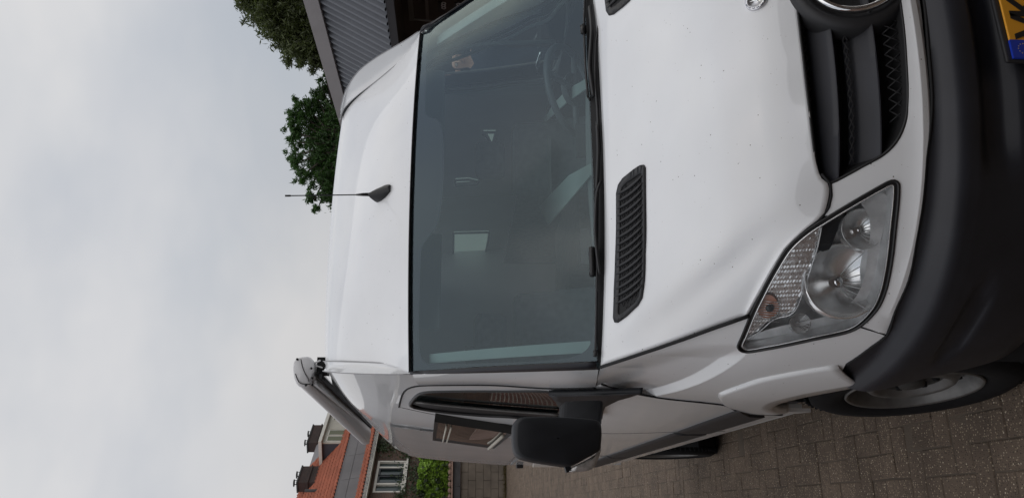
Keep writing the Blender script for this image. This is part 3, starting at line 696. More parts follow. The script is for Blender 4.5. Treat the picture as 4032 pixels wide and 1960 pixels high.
T2 = [(1160, 430, .26, 0), (1175, 480, .30, 0), (1150, 520, .20, 0), (1165, 560, .22, 0), (1160, 610, .22, 0), (1175, 640, .26, 0), (1190, 690, .24, 0), (1215, 740, .22, 0), (1235, 790, .20, 0), (1250, 825, .13, 0), (1205, 420, .28, 0), (1235, 460, .36, .2), (1230, 530, .42, .3), (1225, 600, .42, .2), (1250, 660, .36, .2), (1280, 720, .30, 0), (1290, 780, .24, 0), (1250, 390, .26, 0), (1270, 340, .22, 0), (1283, 305, .16, 0), (1290, 400, .40, .3), (1300, 480, .5, .4), (1300, 560, .5, .4), (1300, 640, .5, .3), (1320, 720, .4, .2), (1325, 790, .28, 0), (1300, 275, .10, 0), (1380, 500, .8, .5), (1390, 650, .8, .5), (1450, 550, 1.1, .5), (1450, 750, .9, .3)]
tree(T2, 16.0, 'bushy_tree', 'dark green bushy tree showing over the van roof beside the antenna', leafmat('green_leaf', (.042, .095, .022)), .075, 40, 0, 33)
# ================================================================== the camper van
van = empty('camper_van', (0, 2.6, 0), 'large white camper van with black door mirror, folded awning and yellow number plate', 'van')
def seam(name, lines, r=.0028, m=GAP, n=6, mirror=True, flat=1.0):
    for l in lines:
        for sg in ((1, -1) if mirror else (1,)):
            o = MB().tube([(sg*p[0], p[1], p[2]) for p in l], r, n, flat=flat).build(name, m, van)
    return o

# ---- windscreen surface: s = -1..1 across, v = 0..1 bottom to top
def WS(s, v):
    hw = .862+(.792-.862)*v
    return np.array([hw*s, .862+(1.475-.862)*v+(.083+.017*v)*abs(s)**2.2-.018*math.sin(math.pi*v), 1.452+(2.112-1.452)*v-.004*v*s*s+.0*v-.01*s*s*v])
def wgrid(off, f_in=None, n=40, m=24):
    return [[WS(-1+2*i/n, j/m)+np.array([0, -off*.73, off*.68]) for i in range(n+1)] for j in range(m+1)]
b = MB().grid(wgrid(0)); ws = b.build('windscreen', GLASS, van)
# black printed band round the glass, just behind it
half = [(1687, 445), (1731, 470), (1745, 500), (1745, 640), (1735, 800), (1716, 888), (1676, 942), (1656, 975), (1648, 1150), (1645, 1331), (1655, 1405), (1690, 1431), (1900, 1428), (2100, 1421), (2245, 1405), (2310, 1370), (2334, 1290), (2336, 1100), (2330, 900), (2324, 560), (2321, 430)]
hp = [inv(WS, x, y, (-.5, .5)) for x, y in half]
hp = [p for p in hp]
ctr_top = hp[3][1]
left = [np.array([0, ctr_top])]+[p for p in hp[3:-1] if p[0] < -.03]+[np.array([0, hp[-1][1]])]
left = [left[0]]+[np.array(p) for p in left[1:]]
sm = cat(left, .02)
loop = sm+[np.array([-p[0], p[1]]) for p in reversed(sm[1:-1])]
vo, F = cdt(lin([(-1, 0), (1, 0), (1, 1), (-1, 1)], .05, True), [loop], (.05, .05))
mk('black_band', [WS(v.x, v.y)+np.array([0, .004, -.004]) for v in vo], F, FRIT, ws)
# seal on both sides and over the top of the glass
vs = np.linspace(0, 1, 25)
edge = [WS(-1, v) for v in vs]
pil_in = [at(2356+(1623-2356)*v, 1451+(1470-1451)*v+2*math.sin(math.pi*v), X=WS(-1, v)[0]-.012) for v in vs]
for sg in (1, -1):
    b = MB()
    b.grid([[np.array([sg*p[0], p[1]-.006, p[2]+.006]) for p in edge], [np.array([sg*(p[0]*.5+q[0]*.5-.004), (p[1]+q[1])/2-.004, (p[2]+q[2])/2+.006]) for p, q in zip(edge, pil_in)], [np.array([sg*q[0], q[1], q[2]]) for q in pil_in]])
    seal = b.build('windscreen_seal', BUMP, van); solid(seal, .006, 0)
b = MB(); b.tube([WS(-1+2*i/40, 1)+np.array([0, -.004, .006]) for i in range(41)], .006, 6, flat=.6)
for sg in (1, -1): MB().tube([np.array([sg*(p[0]-.001), p[1]-.007, p[2]+.008]) for p in edge], .002, 5).build('seal_bead', RUB, van)
b.build('windscreen_lip', RUB, van)

# ---- roof front
def gut(pts, X): return [at(x, y, X=xx) for (x, y), xx in zip(pts, X)]
rside = [WS(-1, 1)+np.array([0, -.002, .006]), at(1560, 1433, Y=1.68), at(1500, 1427, Y=1.76), at(1420, 1423, Y=1.87), at(1340, 1421, Y=1.98), at(1290, 1421, Y=2.08), at(1274, 1421, Y=2.17)]
prof = [np.array([0, *p]) for p in [(1.473, 2.122), (1.60, 2.245), (1.74, 2.352), (1.86, 2.425), (2.0, 2.505), (2.12, 2.551), (2.3, 2.587), (2.5, 2.600)]]
sideC = resample(cat(rside+[np.array([-.66, 2.6, rside[-1][2]+.035])], .02), 30); cenC = resample(cat(prof+[np.array([0, 2.62, 2.603])], .02), 30)
for _ in range(14):
    for C_ in (sideC, cenC):
        n_c = [C_[i]*.5+(C_[i-1]+C_[i+1])*.25 for i in range(1, 29)]; C_[1:29] = n_c
rows = []
for i in range(30):
    a, c = cenC[i], sideC[i]; row = []
    for j in range(-20, 21):
        s = j/20; f = abs(s)**2.2
        p = a*(1-f)+np.array([0, *c[1:]])*f; p[0] = s*abs(c[0]); row.append(p)
    rows.append(row)
e0 = [WS(-1+2*j/40, 1)+np.array([0, -.002, .008]) for j in range(41)]; rows[0] = e0
roof_front = MB().grid(rows).build('roof_front', PAINT, van)
# roof top behind, down to the side walls
rows = []
for Y in np.linspace(2.6, 5.24, 12):
    zc = 2.603-.012*(Y-2.6); row = []
    for j in range(-16, 17):
        s = j/16; row.append((s*.70, Y, zc-.03*abs(s)**2.5-.02*max(0, abs(s)-.9)*10*.5))
    rows.append(row)
MB().grid(rows).build('roof_top', PAINT, van)
# gutter strip between the roof front and the body side, then the shoulder
def Bx(px, py, X):
    try:
        p = B(px, py)
        if p[1] < 2.6: return p
    except ValueError: pass
    return at(px, py, X=X)
P2 = [B(1623, 1470), Bx(1560, 1472, -.80), Bx(1500, 1472, -.785), Bx(1420, 1470, -.765), Bx(1340, 1466, -.738), at(1290, 1462, Y=2.0), at(1272, 1459, X=-.69)]
P2_old = [at(1623, 1470, X=-.806), at(1560, 1469, X=-.80), at(1500, 1468, X=-.785), at(1420, 1465, X=-.765), at(1340, 1461, X=-.738), at(1290, 1460, X=-.712), at(1272, 1459, X=-.69)]
gA = resample(cat(sideC[:1]+rside[1:], .02), 26); gB = resample(cat(P2, .02), 26)
for sg in (1, -1):
    b = MB()
    r0 = [np.array([sg*p[0], p[1], p[2]]) for p in gA]; r4 = [np.array([sg*p[0], p[1], p[2]]) for p in gB]
    rr = [[p*(1-t)+q*t+np.array([0, .012*math.sin(math.pi*t), -.010*math.sin(math.pi*t)]) for p, q in zip(r0, r4)] for t in (0, .12, .3, .5, .7, .88, 1)]
    b.grid(rr)
    b.build('roof_gutter', PAINT, van)
seam('roof_seam', [[p+np.array([-.001, -.002, .001]) for p in gA[2:]], [p+np.array([-.001, -.002, .001]) for p in gB[1:]]], .0022, mat('sealer', (.32, .32, .33), .6))

# ---- side and pillar outlines in (u, z)
dg = UZ([(2343, 1524), (2161, 1527), (1957, 1515), (1794, 1514), (1652, 1517), (1603, 1531), (1582, 1558), (1571, 1601)])
U = lambda Y, z: (-(H2+(Y-lz(z)-1)), z)
door_top = cat(dg, .03)
crackp = [tuple(p) for p in cat([dg[-1]]+UZ([(1680, 1625), (1794, 1646), (1950, 1664)])+[U(2.34, 1.4), U(2.35, 1.15), U(2.20, .90), U(2.17, .62)], .03)]
door_front_px = UZ([(2855, 1579), (2700, 1583), (2573, 1577), (2441, 1552)])
# A pillar panel
pA = [to_uz(p) for p in pil_in]
n_ = 26; a_ = resample(pil_in, n_); dgs = [surf(u, z) for u, z in cat(dg[:5], .02)]; b_ = resample(dgs, n_)
for sg in (1, -1):
    b = MB()
    rr = []
    for t in np.linspace(0, 1, 8):
        row = []
        for p, q in zip(a_, b_):
            m_ = p*(1-t)+q*t; d_ = np.array([-.70, -.70, .1])*.012*math.sin(math.pi*t); m_ = m_+d_; row.append(np.array([sg*m_[0], m_[1], m_[2]]))
        rr.append(row)
    b.grid(rr)
    b.build('front_pillar', PAINT, van)
# body side: pillar head, roof edge, rear, sill
top_edge = [to_uz(p) for p in [at(1290, 1490, X=-.735), at(1301, 1529, X=-.745), at(1360, 1606, X=-.75), at(1430, 1694, X=-.76)]]
start = to_uz(gB[-1]); pts_edge = [to_uz(p) for p in reversed(gB[1:])]
outl = []
outl += [tuple(p) for p in cat([to_uz(gB[1]), *[to_uz(p) for p in gB[4::4]], start], .04)]
outl += [tuple(p) for p in cat([U(2.45, 2.5), U(3.2, 2.5), U(4.2, 2.5), U(5.24, 2.48)], .08)]
outl += lin([U(5.245, 2.4), U(5.245, .60)], .08)+lin([U(5.2, .58), U(2.19, .58)], .1)
outl += [(p[0]-.006, p[1]) for p in reversed(crackp[1:])]
outl += [tuple(p) for p in cat(list(reversed(dg[3:])), .03)][:-1]
outl.append(tuple(dg[3]))
outl = [tuple(map(float, p)) for p in outl]
wheel_r = lambda cy, r, a0, a1, n=16: [U(cy-r*math.cos(t), .35+r*math.sin(t)) for t in np.linspace(a0, a1, n)]
W1_ = [(1786, 911), (1925, 908), (1922, 940), (1912, 985), (1785, 995)]; W2_ = [(1902, 512), (1953, 512), (1940, 560), (1938, 576), (1932, 574), (1928, 545), (1916, 526), (1903, 519)]; W3_ = [(1793, 702), (1845, 699), (1885, 708), (1880, 716), (1793, 722)]
wall_holes = []
for w_ in (W1_, W2_, W3_):
    l = []
    for x, y in w_:
        q = at(x, y, X=.925); q = at(x, y, X=float(wid(q[1], q[2]))); l.append(tuple(map(float, U(q[1], q[2]))))
    wall_holes.append(l)
side = skin('body_side', outl, PAINT, van, step=(.06, .06), off=0)
_tmp, side2 = skin('body_side', outl, PAINT, van, holes=wall_holes, step=(.06, .06), both=True, off=0)
bpy.data.objects.remove(_tmp)
seam('sliding_door_gap', [on([U(3.92, z) for z in np.arange(.66, 2.1, .06)], .0005)], .002)
# raised rear wall panel with a folded lower edge
pan = [U(2.72, 1.49), U(2.72, 2.26), U(5.24, 2.30), U(5.24, 1.49)]
pan = lin(pan, .08, True)
pnl = skin('side_panel', pan, PAINT, van, step=.1, off=.012, thick=.02)
seam('panel_trim', [on([U(y, 1.475) for y in np.linspace(2.75, 5.22, 20)], .004), on([U(y, 1.44) for y in np.linspace(2.75, 5.22, 20)], .006)], .006, mat('panel_edge_trim', (.20, .20, .20), .4), mirror=False)
# side recess line of the roof (the pressed rib seen above the windows)
ribA = cat(UZ([(1619, 1629), (1624, 1670), (1634, 1715), (1655, 1768)]), .05); ribB = cat(UZ([(1510, 1555), (1522, 1600), (1560, 1665), (1612, 1745)]), .05)
#seam('pressed_rib', [on(ribA, .001), on(ribB, .001)], .007, PAINT, flat=.5)
#seam('rib_shadow', [on([(p[0], p[1]-.012) for p in ribA], .0)], .004, mat('sealer_grey', (.25, .25, .25), .7))

# ---- front door: ring between the window and the outline
win = cat(UZ([(1619, 1597), (1627, 1572), (1652, 1549), (1688, 1540), (1835, 1537), (1998, 1537), (2120, 1536), (2200, 1541)])+[U(1.36, 1.44), U(1.7, 1.40), U(2.05, 1.40), U(2.14, 1.46), UZ([(2031, 1641)])[0], UZ([(1917, 1635)])[0], UZ([(1794, 1625)])[0], UZ([(1672, 1610)])[0]], .03, True)
dbot = [U(1.48, .62), U(1.44, .72), U(1.40, .80), U(1.30, .86), U(1.22, .92)]
dfront = [(p[0], p[1]) for p in door_front_px]
dout = [tuple(p) for p in door_top]+[(p[0]+.004, p[1]) for p in crackp[1:]]+lin([U(2.16, .60), U(1.50, .60)], .06)+[tuple(p) for p in lin([U(1.47, .64), U(1.425, .76), U(1.33, .86), U(1.2, .95), U(1.17, 1.05), U(1.19, 1.2), U(1.2, 1.3), U(1.17, 1.38)], .05)]
win = [tuple(p) for p in win]
d1, d2 = skin('front_door', dout, PAINT, van, holes=[win], step=.05, both=True, thick=.02)
door_crack = on(crackp, -.001)
seam('door_rear_gap', [door_crack], .0022)
seam('door_gap', [on(door_top, .001), on(cat([U(1.17, 1.40), U(1.195, 1.3), U(1.185, 1.2), U(1.16, 1.05), U(1.19, .95), U(1.33, .86), U(1.42, .77), U(1.48, .62)], .03), .0008)], .0042)
for dd, sg in ((d1, 1), (d2, -1)):
    vo, F = cdt(win, [], .06)
    V = [surf(v.x, v.y, -.012) for v in vo]
    mk('door_glass', [(sg*p[0], p[1], p[2]) for p in V], F, SGLASS, dd)
    bb = MB(); lp = [surf(u, z, -.002) for u, z in win]; bb.tube([(sg*p[0], p[1], p[2]) for p in lp], .010, 6, closed=True); bb.build('window_rubber', RUB, dd)
    # sliding rail and rear band of the glass
    rb = UZ([(2202, 1629), (2100, 1622), (1950, 1610), (1800, 1597), (1672, 1583), (1640, 1580), (1625, 1592), (1672, 1608), (1794, 1623), (1917, 1633), (2031, 1640)])+[U(2.12, 1.45)]
    vo, F = cdt(lin(rb, .05, True), [], .06); V = [surf(v.x, v.y, -.004) for v in vo]
    mk('window_band', [(sg*p[0], p[1], p[2]) for p in V], F, RUB, dd)
    bb = MB(); bb.tube([(sg*p[0], p[1], p[2]) for p in on(cat(rb[:6], .04), .004)], .006, 6); bb.build('window_rail', STEEL, dd)
# creases along the flank
def strip(name, top, bot, off, m, parent=van, both=True, step=.03):
    return skin(name, lin(list(top)+list(reversed(bot)), .05, True), m, parent, off=off, both=both, step=step)

# ---- hood
C0px = [(3137, 0), (3163, 220), (3190, 450), (3212, 630), (3232, 700), (3262, 722), (3270, 750), (3262, 800), (3247, 850), (3172, 905), (3097, 974), (3040, 1064), (2994, 1150), (2948, 1238)]
C0 = [B(*p) for p in C0px]; C0 = [np.array([0, C0[0][1]-.002, C0[0][2]])]+C0
C0 = np.array(C0); o_ = np.argsort(-C0[:, 0])
xs0 = -C0[o_, 0]; C0f = lambda s: np.array([-s*xs0[-1], np.interp(s*xs0[-1], xs0, C0[o_, 1]), np.interp(s*xs0[-1], xs0, C0[o_, 2])])
_x = np.linspace(-1.6, 1.6, 1281)
def _ext(f): return np.array([f(min(abs(a), 1.0))+(0 if abs(a) <= 1 else 0) for a in _x])
def _gs(v, s_):
    k = np.exp(-.5*(np.arange(-200, 201)*.0025/s_)**2); k /= k.sum(); return np.convolve(np.pad(v, 200, mode='reflect', reflect_type='odd'), k, 'valid')
_cy = _gs(np.array([np.interp(abs(a)*xs0[-1], xs0, C0[o_, 1]) if abs(a) <= 1 else C0[o_, 1][-1]+(abs(a)-1)*1.2 for a in _x]), .09)
_cz = _gs(np.array([np.interp(abs(a)*xs0[-1], xs0, C0[o_, 2]) if abs(a) <= 1 else C0[o_, 2][-1]+(abs(a)-1)*.15 for a in _x]), .13)
def C0s(s): return np.array([-s*xs0[-1], np.interp(s, _x, _cy), np.interp(s, _x, _cz)])
def stab(ts, vs, s_=.07):
    xx = np.linspace(-.6, 1.6, 881); v = np.array([np.interp(a, ts, vs) if 0 <= a <= 1 else (vs[0]+(a-ts[0])*(vs[1]-vs[0])/(ts[1]-ts[0]) if a < 0 else vs[-1]+(a-ts[-1])*(vs[-1]-vs[-2])/(ts[-1]-ts[-2])) for a in xx])
    k = np.exp(-.5*(np.arange(-100, 101)*.0025/s_)**2); k /= k.sum(); vv = np.convolve(np.pad(v, 100, mode='edge'), k, 'valid'); return lambda t: np.interp(t, xx, vv)
rc = B(2365, 1440); Xr = -rc[0]
def C1f(s): return np.array([-s*Xr, .795+(rc[1]-.795)*abs(s)**2.4, 1.427+(rc[2]-1.427)*abs(s)**2.2])
Pc = np.array([(0, .117, 1.024), (.045, .142, 1.062), (.10, .178, 1.103), (.22, .268, 1.165), (.40, .40, 1.237), (.6, .54, 1.306), (.8, .67, 1.366), (1, .795, 1.427)])
Qs = [B(*p) for p in [(2948, 1238), (2870, 1266), (2800, 1290), (2700, 1327), (2600, 1362), (2480, 1402), (2365, 1440)]]
Qd = np.r_[0, np.cumsum([np.linalg.norm(Qs[i+1]-Qs[i]) for i in range(6)])]; Qd /= Qd[-1]; Qs = np.array(Qs)
Py, Pz = stab(Pc[:, 0], Pc[:, 1], .03), stab(Pc[:, 0], Pc[:, 2], .03); Qf = [stab(Qd, Qs[:, k], .04) for k in range(3)]
scf = stab([0, .13, .22, .43, .65, .85, 1], [.70, .741, .798, .857, .909, .938, .95], .07)
def HD(s, t):
    sg = 1 if s < 0 else -1; a = min(abs(s), 1.3)
    c0, c1 = C0s(min(a, 1)), C1f(min(a, 1)); t_ = t; fix_ = (C0f(min(a, 1))-c0)*math.exp(-(t/.028)**1.3) if t >= 0 else C0f(min(a, 1))-c0
    r_ = c0*(1-t_)+c1*t_
    c = np.array([0, Py(t), Pz(t)])-(C0s(0)*(1-t)+C1f(0)*t)
    q = np.array([Qf[k](t) for k in range(3)])-(C0s(1)*(1-t)+C1f(1)*t)
    k = a**3
    p = r_+c*(1-k)+q*k+fix_
    # pressed fold that runs from the lamp to the vent
    sc_ = float(scf(t)); dd = (a-sc_)/.030
    fo = math.exp(-((a-sc_-.05)/.05)**2)*min(1, t*6)*max(0, 1-t)**.5*(1 if a < 1 else 0)*(1-a)**.3*1.3 if a < 1 else 0
    p = p+np.array([0, 0, -1])*.005*fo+np.array([0, 0, 1])*.028*(1/(1+math.exp(min(30, dd*1.6))))*min(1, t*4)*max(0, 1-t)**.5
    p[0] *= sg
    return p
ns = 120; rows = [[HD(-1+2*j/ns+1e-9, t) for j in range(ns+1)] for t in np.r_[np.linspace(0, .13, 16), np.linspace(.16, 1, 30)]]
hood = MB().grid(rows).build('hood', PAINT, van); solid(hood, .02, 1)
hood.modifiers['solidify'].offset = -1 if True else 1
seam('hood_gap', [[p+np.array([-.004, -.001, .0]) for p in (Qs)]], .006)
seam('hood_front_gap', [[C0f(s)+np.array([0, -.002, -.003]) for s in np.linspace(.635, 1, 12)]], .004)
# badge on the hood
bc = inv(HD, 2979, 1, (-.01, .1)); Pb = HD(*bc); nb = np.cross(HD(bc[0]-.02, bc[1])-Pb, HD(bc[0], bc[1]+.02)-Pb); nb /= np.linalg.norm(nb); nb = nb if nb[2] > 0 else -nb
def star3(c, nrm, up_, r, depth, mb, w=.16):
    nrm = np.array(nrm); nrm = nrm/np.linalg.norm(nrm); up_ = np.array(up_, float); up_ -= nrm*(up_@nrm); up_ /= np.linalg.norm(up_); rt_ = np.cross(nrm, up_)
    b0 = len(mb.V); top = c+nrm*depth
    for k in range(3):
        a = 2*math.pi*k/3; d_ = up_*math.cos(a)+rt_*math.sin(a); a2 = a+math.pi/3; e_ = up_*math.cos(a2)+rt_*math.sin(a2); a3 = a-math.pi/3; f_ = up_*math.cos(a3)+rt_*math.sin(a3)
        mb.add([top, c+d_*r, c+e_*r*w, c+f_*r*w], [(0, 1, 2), (0, 3, 1)])
badge = MB(); Pb2 = Pb+nb*.002
badge.lathe([(0.0, .0015), (.021, .0015), (.022, .004), (.031, .004), (.032, .001), (.0325, -.002)], Pb2, nb, 40)
bo = badge.build('hood_badge', mat('badge_silver', (.62, .62, .64), .25, .8), van)
bb = MB(); star3(Pb2+nb*.002, nb, (0, .4, 1), .020, .002, bb); bb.build('badge_star', CHROME, bo, smooth=False)
bb = MB()
for k in range(14):
    if k in (0, 7): continue
    a = 2*math.pi*k/14+.1; e1 = np.array([1., 0, 0]); e2 = np.cross(nb, e1); q = Pb2+nb*.0048+(e1*math.sin(a)+e2*math.cos(a))*.0267
    bb.tube([q+(e1*math.cos(a)-e2*math.sin(a))*.004, q+(e1*math.sin(a)+e2*math.cos(a))*.002, q-(e1*math.cos(a)-e2*math.sin(a))*.004], .0012, 4)
tag(bb.build('badge_wreath', mat('badge_blue_grey', (.10, .12, .18), .4), bo), kind='stuff')

# hood vents
def HDn(s, t, off):
    p = HD(s, t); n = np.cross(HD(s+.004, t)-p, HD(s, t+.004)-p); n /= np.linalg.norm(n); n = n if n[2] > 0 else -n
    return p+n*off
vpx = [(2541, 662), (2536, 653), (2522, 655), (2496, 672), (2455, 705), (2438, 730), (2431, 762), (2431, 900), (2427, 1020), (2422, 1140), (2419, 1250), (2424, 1266), (2434, 1266), (2467, 1243), (2512, 1200), (2528, 1172), (2537, 1110), (2540, 1000), (2542, 800)]
vst = [inv(HD, x, y, (-.5, .8)) for x, y in vpx]
vlo = [tuple(p) for p in lin(vst, .012, True)]
ipx = [(2531, 683), (2521, 686), (2470, 720), (2452, 740), (2446, 790), (2444, 1000), (2438, 1230), (2442, 1240), (2462, 1228), (2506, 1190), (2520, 1168), (2530, 1100), (2533, 900), (2534, 760)]
ist = [tuple(p) for p in lin([inv(HD, x, y, (-.5, .8)) for x, y in ipx], .012, True)]
for sg in (1, -1):
    vo, F = cdt(vlo, [ist], (.02, .02)); V = [HDn(v.x, v.y, .003) for v in vo]
    fr_ = mk('hood_vent', [(sg*p[0], p[1], p[2]) for p in V], F, BLK, van); solid(fr_, .006, 0)
    vo, F = cdt(ist, [], (.03, .03)); V = [HDn(v.x, v.y, .0022) for v in vo]
    mk('vent_dark_sheet', [(sg*p[0], p[1], p[2]) for p in V], F, GAP, fr_)  # black sheet on the closed hood stands for the shaded vent opening
    bb = MB(); bb.tube([np.array([sg*p[0], p[1], p[2]]) for p in [HDn(s, t, .002) for s, t in vlo]], .0035, 5, closed=True); bb.build('vent_rim', RUB, fr_)
    for i in range(17):
        x0 = 2439-i*.45; y0 = 765+i*28.6; x1 = 2535; y1 = 693+i*28.6
        if y1 > 1150: x1 = 2535-(y1-1150)*.9
        if y0 > 1215: continue
        pts = []
        for k in range(6):
            f = k/5; xx = x0+(x1-x0)*f; yy = y0+(y1-y0)*f+8*math.sin(math.pi*f)
            q = inv(HD, xx, yy, (-.5, .8)); pts.append(HDn(q[0], q[1], .006))
        bb = MB(); bb.tube([(sg*p[0], p[1], p[2]) for p in pts], [.002, .0044, .005, .005, .0044, .003], 5); bb.build('vent_slat', BLK, fr_)
    bb = MB()
    for i in range(17):                                       # small V ribs between the slats
        for k in range(5):
            f = .14+k*.17; x0 = 2442+92*f; y0 = 765+i*28.6-72*f+8
            if y0 > 1215 or y0+18 > 1262-(x0-2442)*.9: continue
            q = [inv(HD, x0-4, y0, (-.5, .8)), inv(HD, x0+2, y0+14, (-.5, .8)), inv(HD, x0+9, y0-3, (-.5, .8))]
            bb.tube([(sg*HDn(*p_, .004)[0], *HDn(*p_, .004)[1:]) for p_ in q], .0012, 4)
    tag(bb.build('vent_rib', BLK, fr_), kind='stuff')

# ---- cowl and wipers between hood and glass
rows = []
for t in np.linspace(0, 1, 6):
    rows.append([(C1f(abs(s))*np.array([-1 if s > 0 else 1, 1, 1])+np.array([0, -.02, -.02]))*(1-t)+(WS(s, .012)+np.array([0, -.003, -.004]))*t+np.array([0, 0, -.018*math.sin(math.pi*t)]) for s in np.linspace(-1, 1, 41)])
cowl = MB().grid(rows).build('cowl', GAP, van)
def WSo(s, v, off): return WS(s, v)+np.array([0, -.73, .68])*off
def wp(px, py, off, g0=(-.3, .05)):
    S_ = lambda s, v: WSo(s, v, off); q = inv(S_, px, py, g0); return S_(*q)
wiper = MB()
def wiper_set(arm, blade, nm):
    bb = MB(); bb.tube(cat([wp(x, y, o_) for x, y, o_ in arm], .02), .009, 6, flat=.6); w_ = bb.build(nm, RUB, van)
    bb = MB(); bb.tube(cat([wp(x, y, o_) for x, y, o_ in blade], .03), .0045, 5); bb.build('wiper_blade', BLK, w_)
    bb = MB(); bb.tube(cat([wp(x, y, o_+.012) for x, y, o_ in blade[1:-1]], .03), .0065, 5, flat=.7); bb.build('wiper_spine', BLK, w_)
    return w_
wiper_set([(2366, 40, .03), (2352, 140, .04), (2346, 170, .04), (2344, 330, .035), (2352, 420, .03), (2360, 600, .028)], [(2306, -80, .012), (2300, 100, .012), (2305, 250, .012), (2315, 380, .013), (2324, 395, .014)], 'wiper_arm')
wiper_set([(2365, 715, .028), (2350, 760, .035), (2344, 900, .04), (2352, 1010, .04), (2362, 1080, .03)], [(2350, 480, .014), (2354, 650, .014), (2352, 900, .014), (2350, 1150, .014), (2345, 1395, .014)], 'wiper_arm')
for pts_, r_, fl_ in (([wp(2322, 30, .03), wp(2330, 120, .045), wp(2322, 260, .04), wp(2330, 330, .04), wp(2338, 380, .03)], .011, .7), ([wp(2296, 105, .02), wp(2298, 130, .03)], .012, 1), ([wp(2352, 495, .03), wp(2356, 600, .035), wp(2350, 745, .025)], .010, .7), ([wp(2330, 975, .02), wp(2334, 1060, .03), wp(2333, 1085, .022)], .012, 1), ([wp(2345, 1380, .012), wp(2346, 1402, .016)], .009, 1)):
    MB().tube(cat(pts_, .02), r_, 6, flat=fl_).build('wiper_linkage', RUB, van)
# antenna
def roof_at(px):
    best = min(range(len(cenC)), key=lambda i: abs(pj(cenC[i])[0]-px)); i = min(max(best, 1), len(cenC)-2)
    xs_ = [pj(cenC[j])[0] for j in range(len(cenC))]; return np.array([.02, np.interp(-px, [-x for x in xs_], [c[1] for c in cenC]), np.interp(-px, [-x for x in xs_], [c[2] for c in cenC])])
S0 = roof_at(1538); S1 = roof_at(1486); bb = MB(); ud = np.array([0, -.72, .69]); fin = []
for t in np.linspace(0, 1, 9):
    c = S0*(1-t)+S1*t+ud*.004+np.array([-.016-.014*t, 0, 0]); wdt = .030*math.sin(math.pi*min(1, .14+t*.60))**.8; h = .012+.038*t
    fin.append([c+np.array([-wdt, 0, 0])-ud*.02, c+np.array([-wdt*.98, 0, 0])+ud*.006, c+np.array([-wdt*.6, 0, 0])+ud*h*.7, c+np.array([-wdt*.18, 0, 0])+ud*h, c+np.array([wdt*.18, 0, 0])+ud*h, c+np.array([wdt*.6, 0, 0])+ud*h*.7, c+np.array([wdt*.98, 0, 0])+ud*.006, c+np.array([wdt, 0, 0])-ud*.02])
bb.grid(fin); bb.add(fin[0], [tuple(range(8))]); bb.add(fin[-1], [tuple(reversed(range(8)))])
ant = bb.build('antenna', RUB, van); edgesmooth(ant, 50)
q0 = np.array(fin[-1][3])*.5+np.array(fin[-1][4])*.5-ud*.02
q1 = at(1402, 767, Y=q0[1]-.01); q2 = at(1122, 771, Y=q0[1]-.06)
bb = MB(); bb.tube([at(1455, 766, Y=q0[1]), at(1430, 766, Y=q0[1]-.006), q1], [.0085, .0075, .004], 8); bb.tube([q1, q2*.93+q1*.07, q2*.92+q1*.08, q2], [.0026, .0024, .004, .004], 6); bb.build('antenna_rod', BLK, ant)
# ---- painted nose panel (round grille and lamps)
HLpx = [(2902, 1367), (2935, 1386), (3022, 1374), (3195, 1339), (3327, 1311), (3385, 1286), (3454, 1219), (3488, 1148), (3511, 1045), (3528, 901), (3541, 770), (3540, 722), (3523, 709), (3495, 714), (3367, 786), (3264, 848), (3172, 907), (3097, 976), (3040, 1066), (2994, 1152), (2953, 1237), (2917, 1325)]
GRpx = [(3137, 0), (3163, 220), (3190, 450), (3212, 640), (3225, 690), (3240, 716), (3270, 722), (3295, 712), (3400, 655), (3480, 610), (3530, 560), (3560, 500), (3574, 440), (3577, 350), (3572, 250), (3562, 120), (3550, 0)]
HL = [tuple(p) for p in cat(UZ(HLpx), .012, True)]
gr = UZ(GRpx); gr[0] = (0, gr[0][1]); gr[-1] = (0, gr[-1][1])
grh = cat(gr, .015); GR = [tuple(p) for p in grh]+[(-p[0], p[1]) for p in reversed(grh[1:-1])]
low = UZ([(3632, 0), (3650, 200), (3664, 400), (3655, 520), (3641, 620), (3625, 800), (3600, 950), (3572, 1100), (3520, 1220), (3487, 1318)])
low2 = UZ([(3487, 1318), (3430, 1362), (3330, 1432)])
lowc = [(0, low[0][1])]+low
def fasc_off(u, z):
    f = 0
    if abs(u) < 1.0:
        k = max(0, 1-abs(u)/1.0)**.5
        f = float(np.interp(z, [.745, .757, .770, .786, .800, .825], [-.016, -.010, .004, .011, .004, 0]))*k
    return f
# hood line as upper limit
hl_top = UZ([(3247, 848), (3262, 800), (3270, 750), (3262, 726)])
# panel A: from grille edge to lamp, and under the grille
seamA = UZ([(3385, 1286), (3487, 1318)])
outer = [tuple(p) for p in cat(UZ([(3247, 850), (3262, 800), (3270, 750), (3268, 723)]), .02)]
outer += [tuple(p) for p in cat(gr[6:], .015)]
lowm = [tuple(p) for p in cat(lowc, .02)]
outer_half = outer+lowm[0:1]
face = outer[:-1]+[(0, gr[-1][1])]+lowm+lin([low[-1], UZ([(3387, 1288)])[0]], .03)[1:-1]
# lamp edge from the seam round the lower and inner side back up to the hood
i0 = min(range(len(HL)), key=lambda i: np.hypot(*(np.array(HL[i])-np.array(UZ([(3385, 1286)])[0]))))
i1 = min(range(len(HL)), key=lambda i: np.hypot(*(np.array(HL[i])-np.array(UZ([(3264, 848)])[0]))))
seg = []; i = i0
while i != i1: seg.append(HL[i]); i = (i+1) % len(HL)
seg.append(HL[i1])
face = face+seg
fo = skin('front_panel', face, PAINT, van, step=.022, lines=[[(u, z_) for u in np.arange(-.9, -.02, .03)] for z_ in (.7875, .7845, .7715, .7685)], both=True, offf=fasc_off, thick=.018)
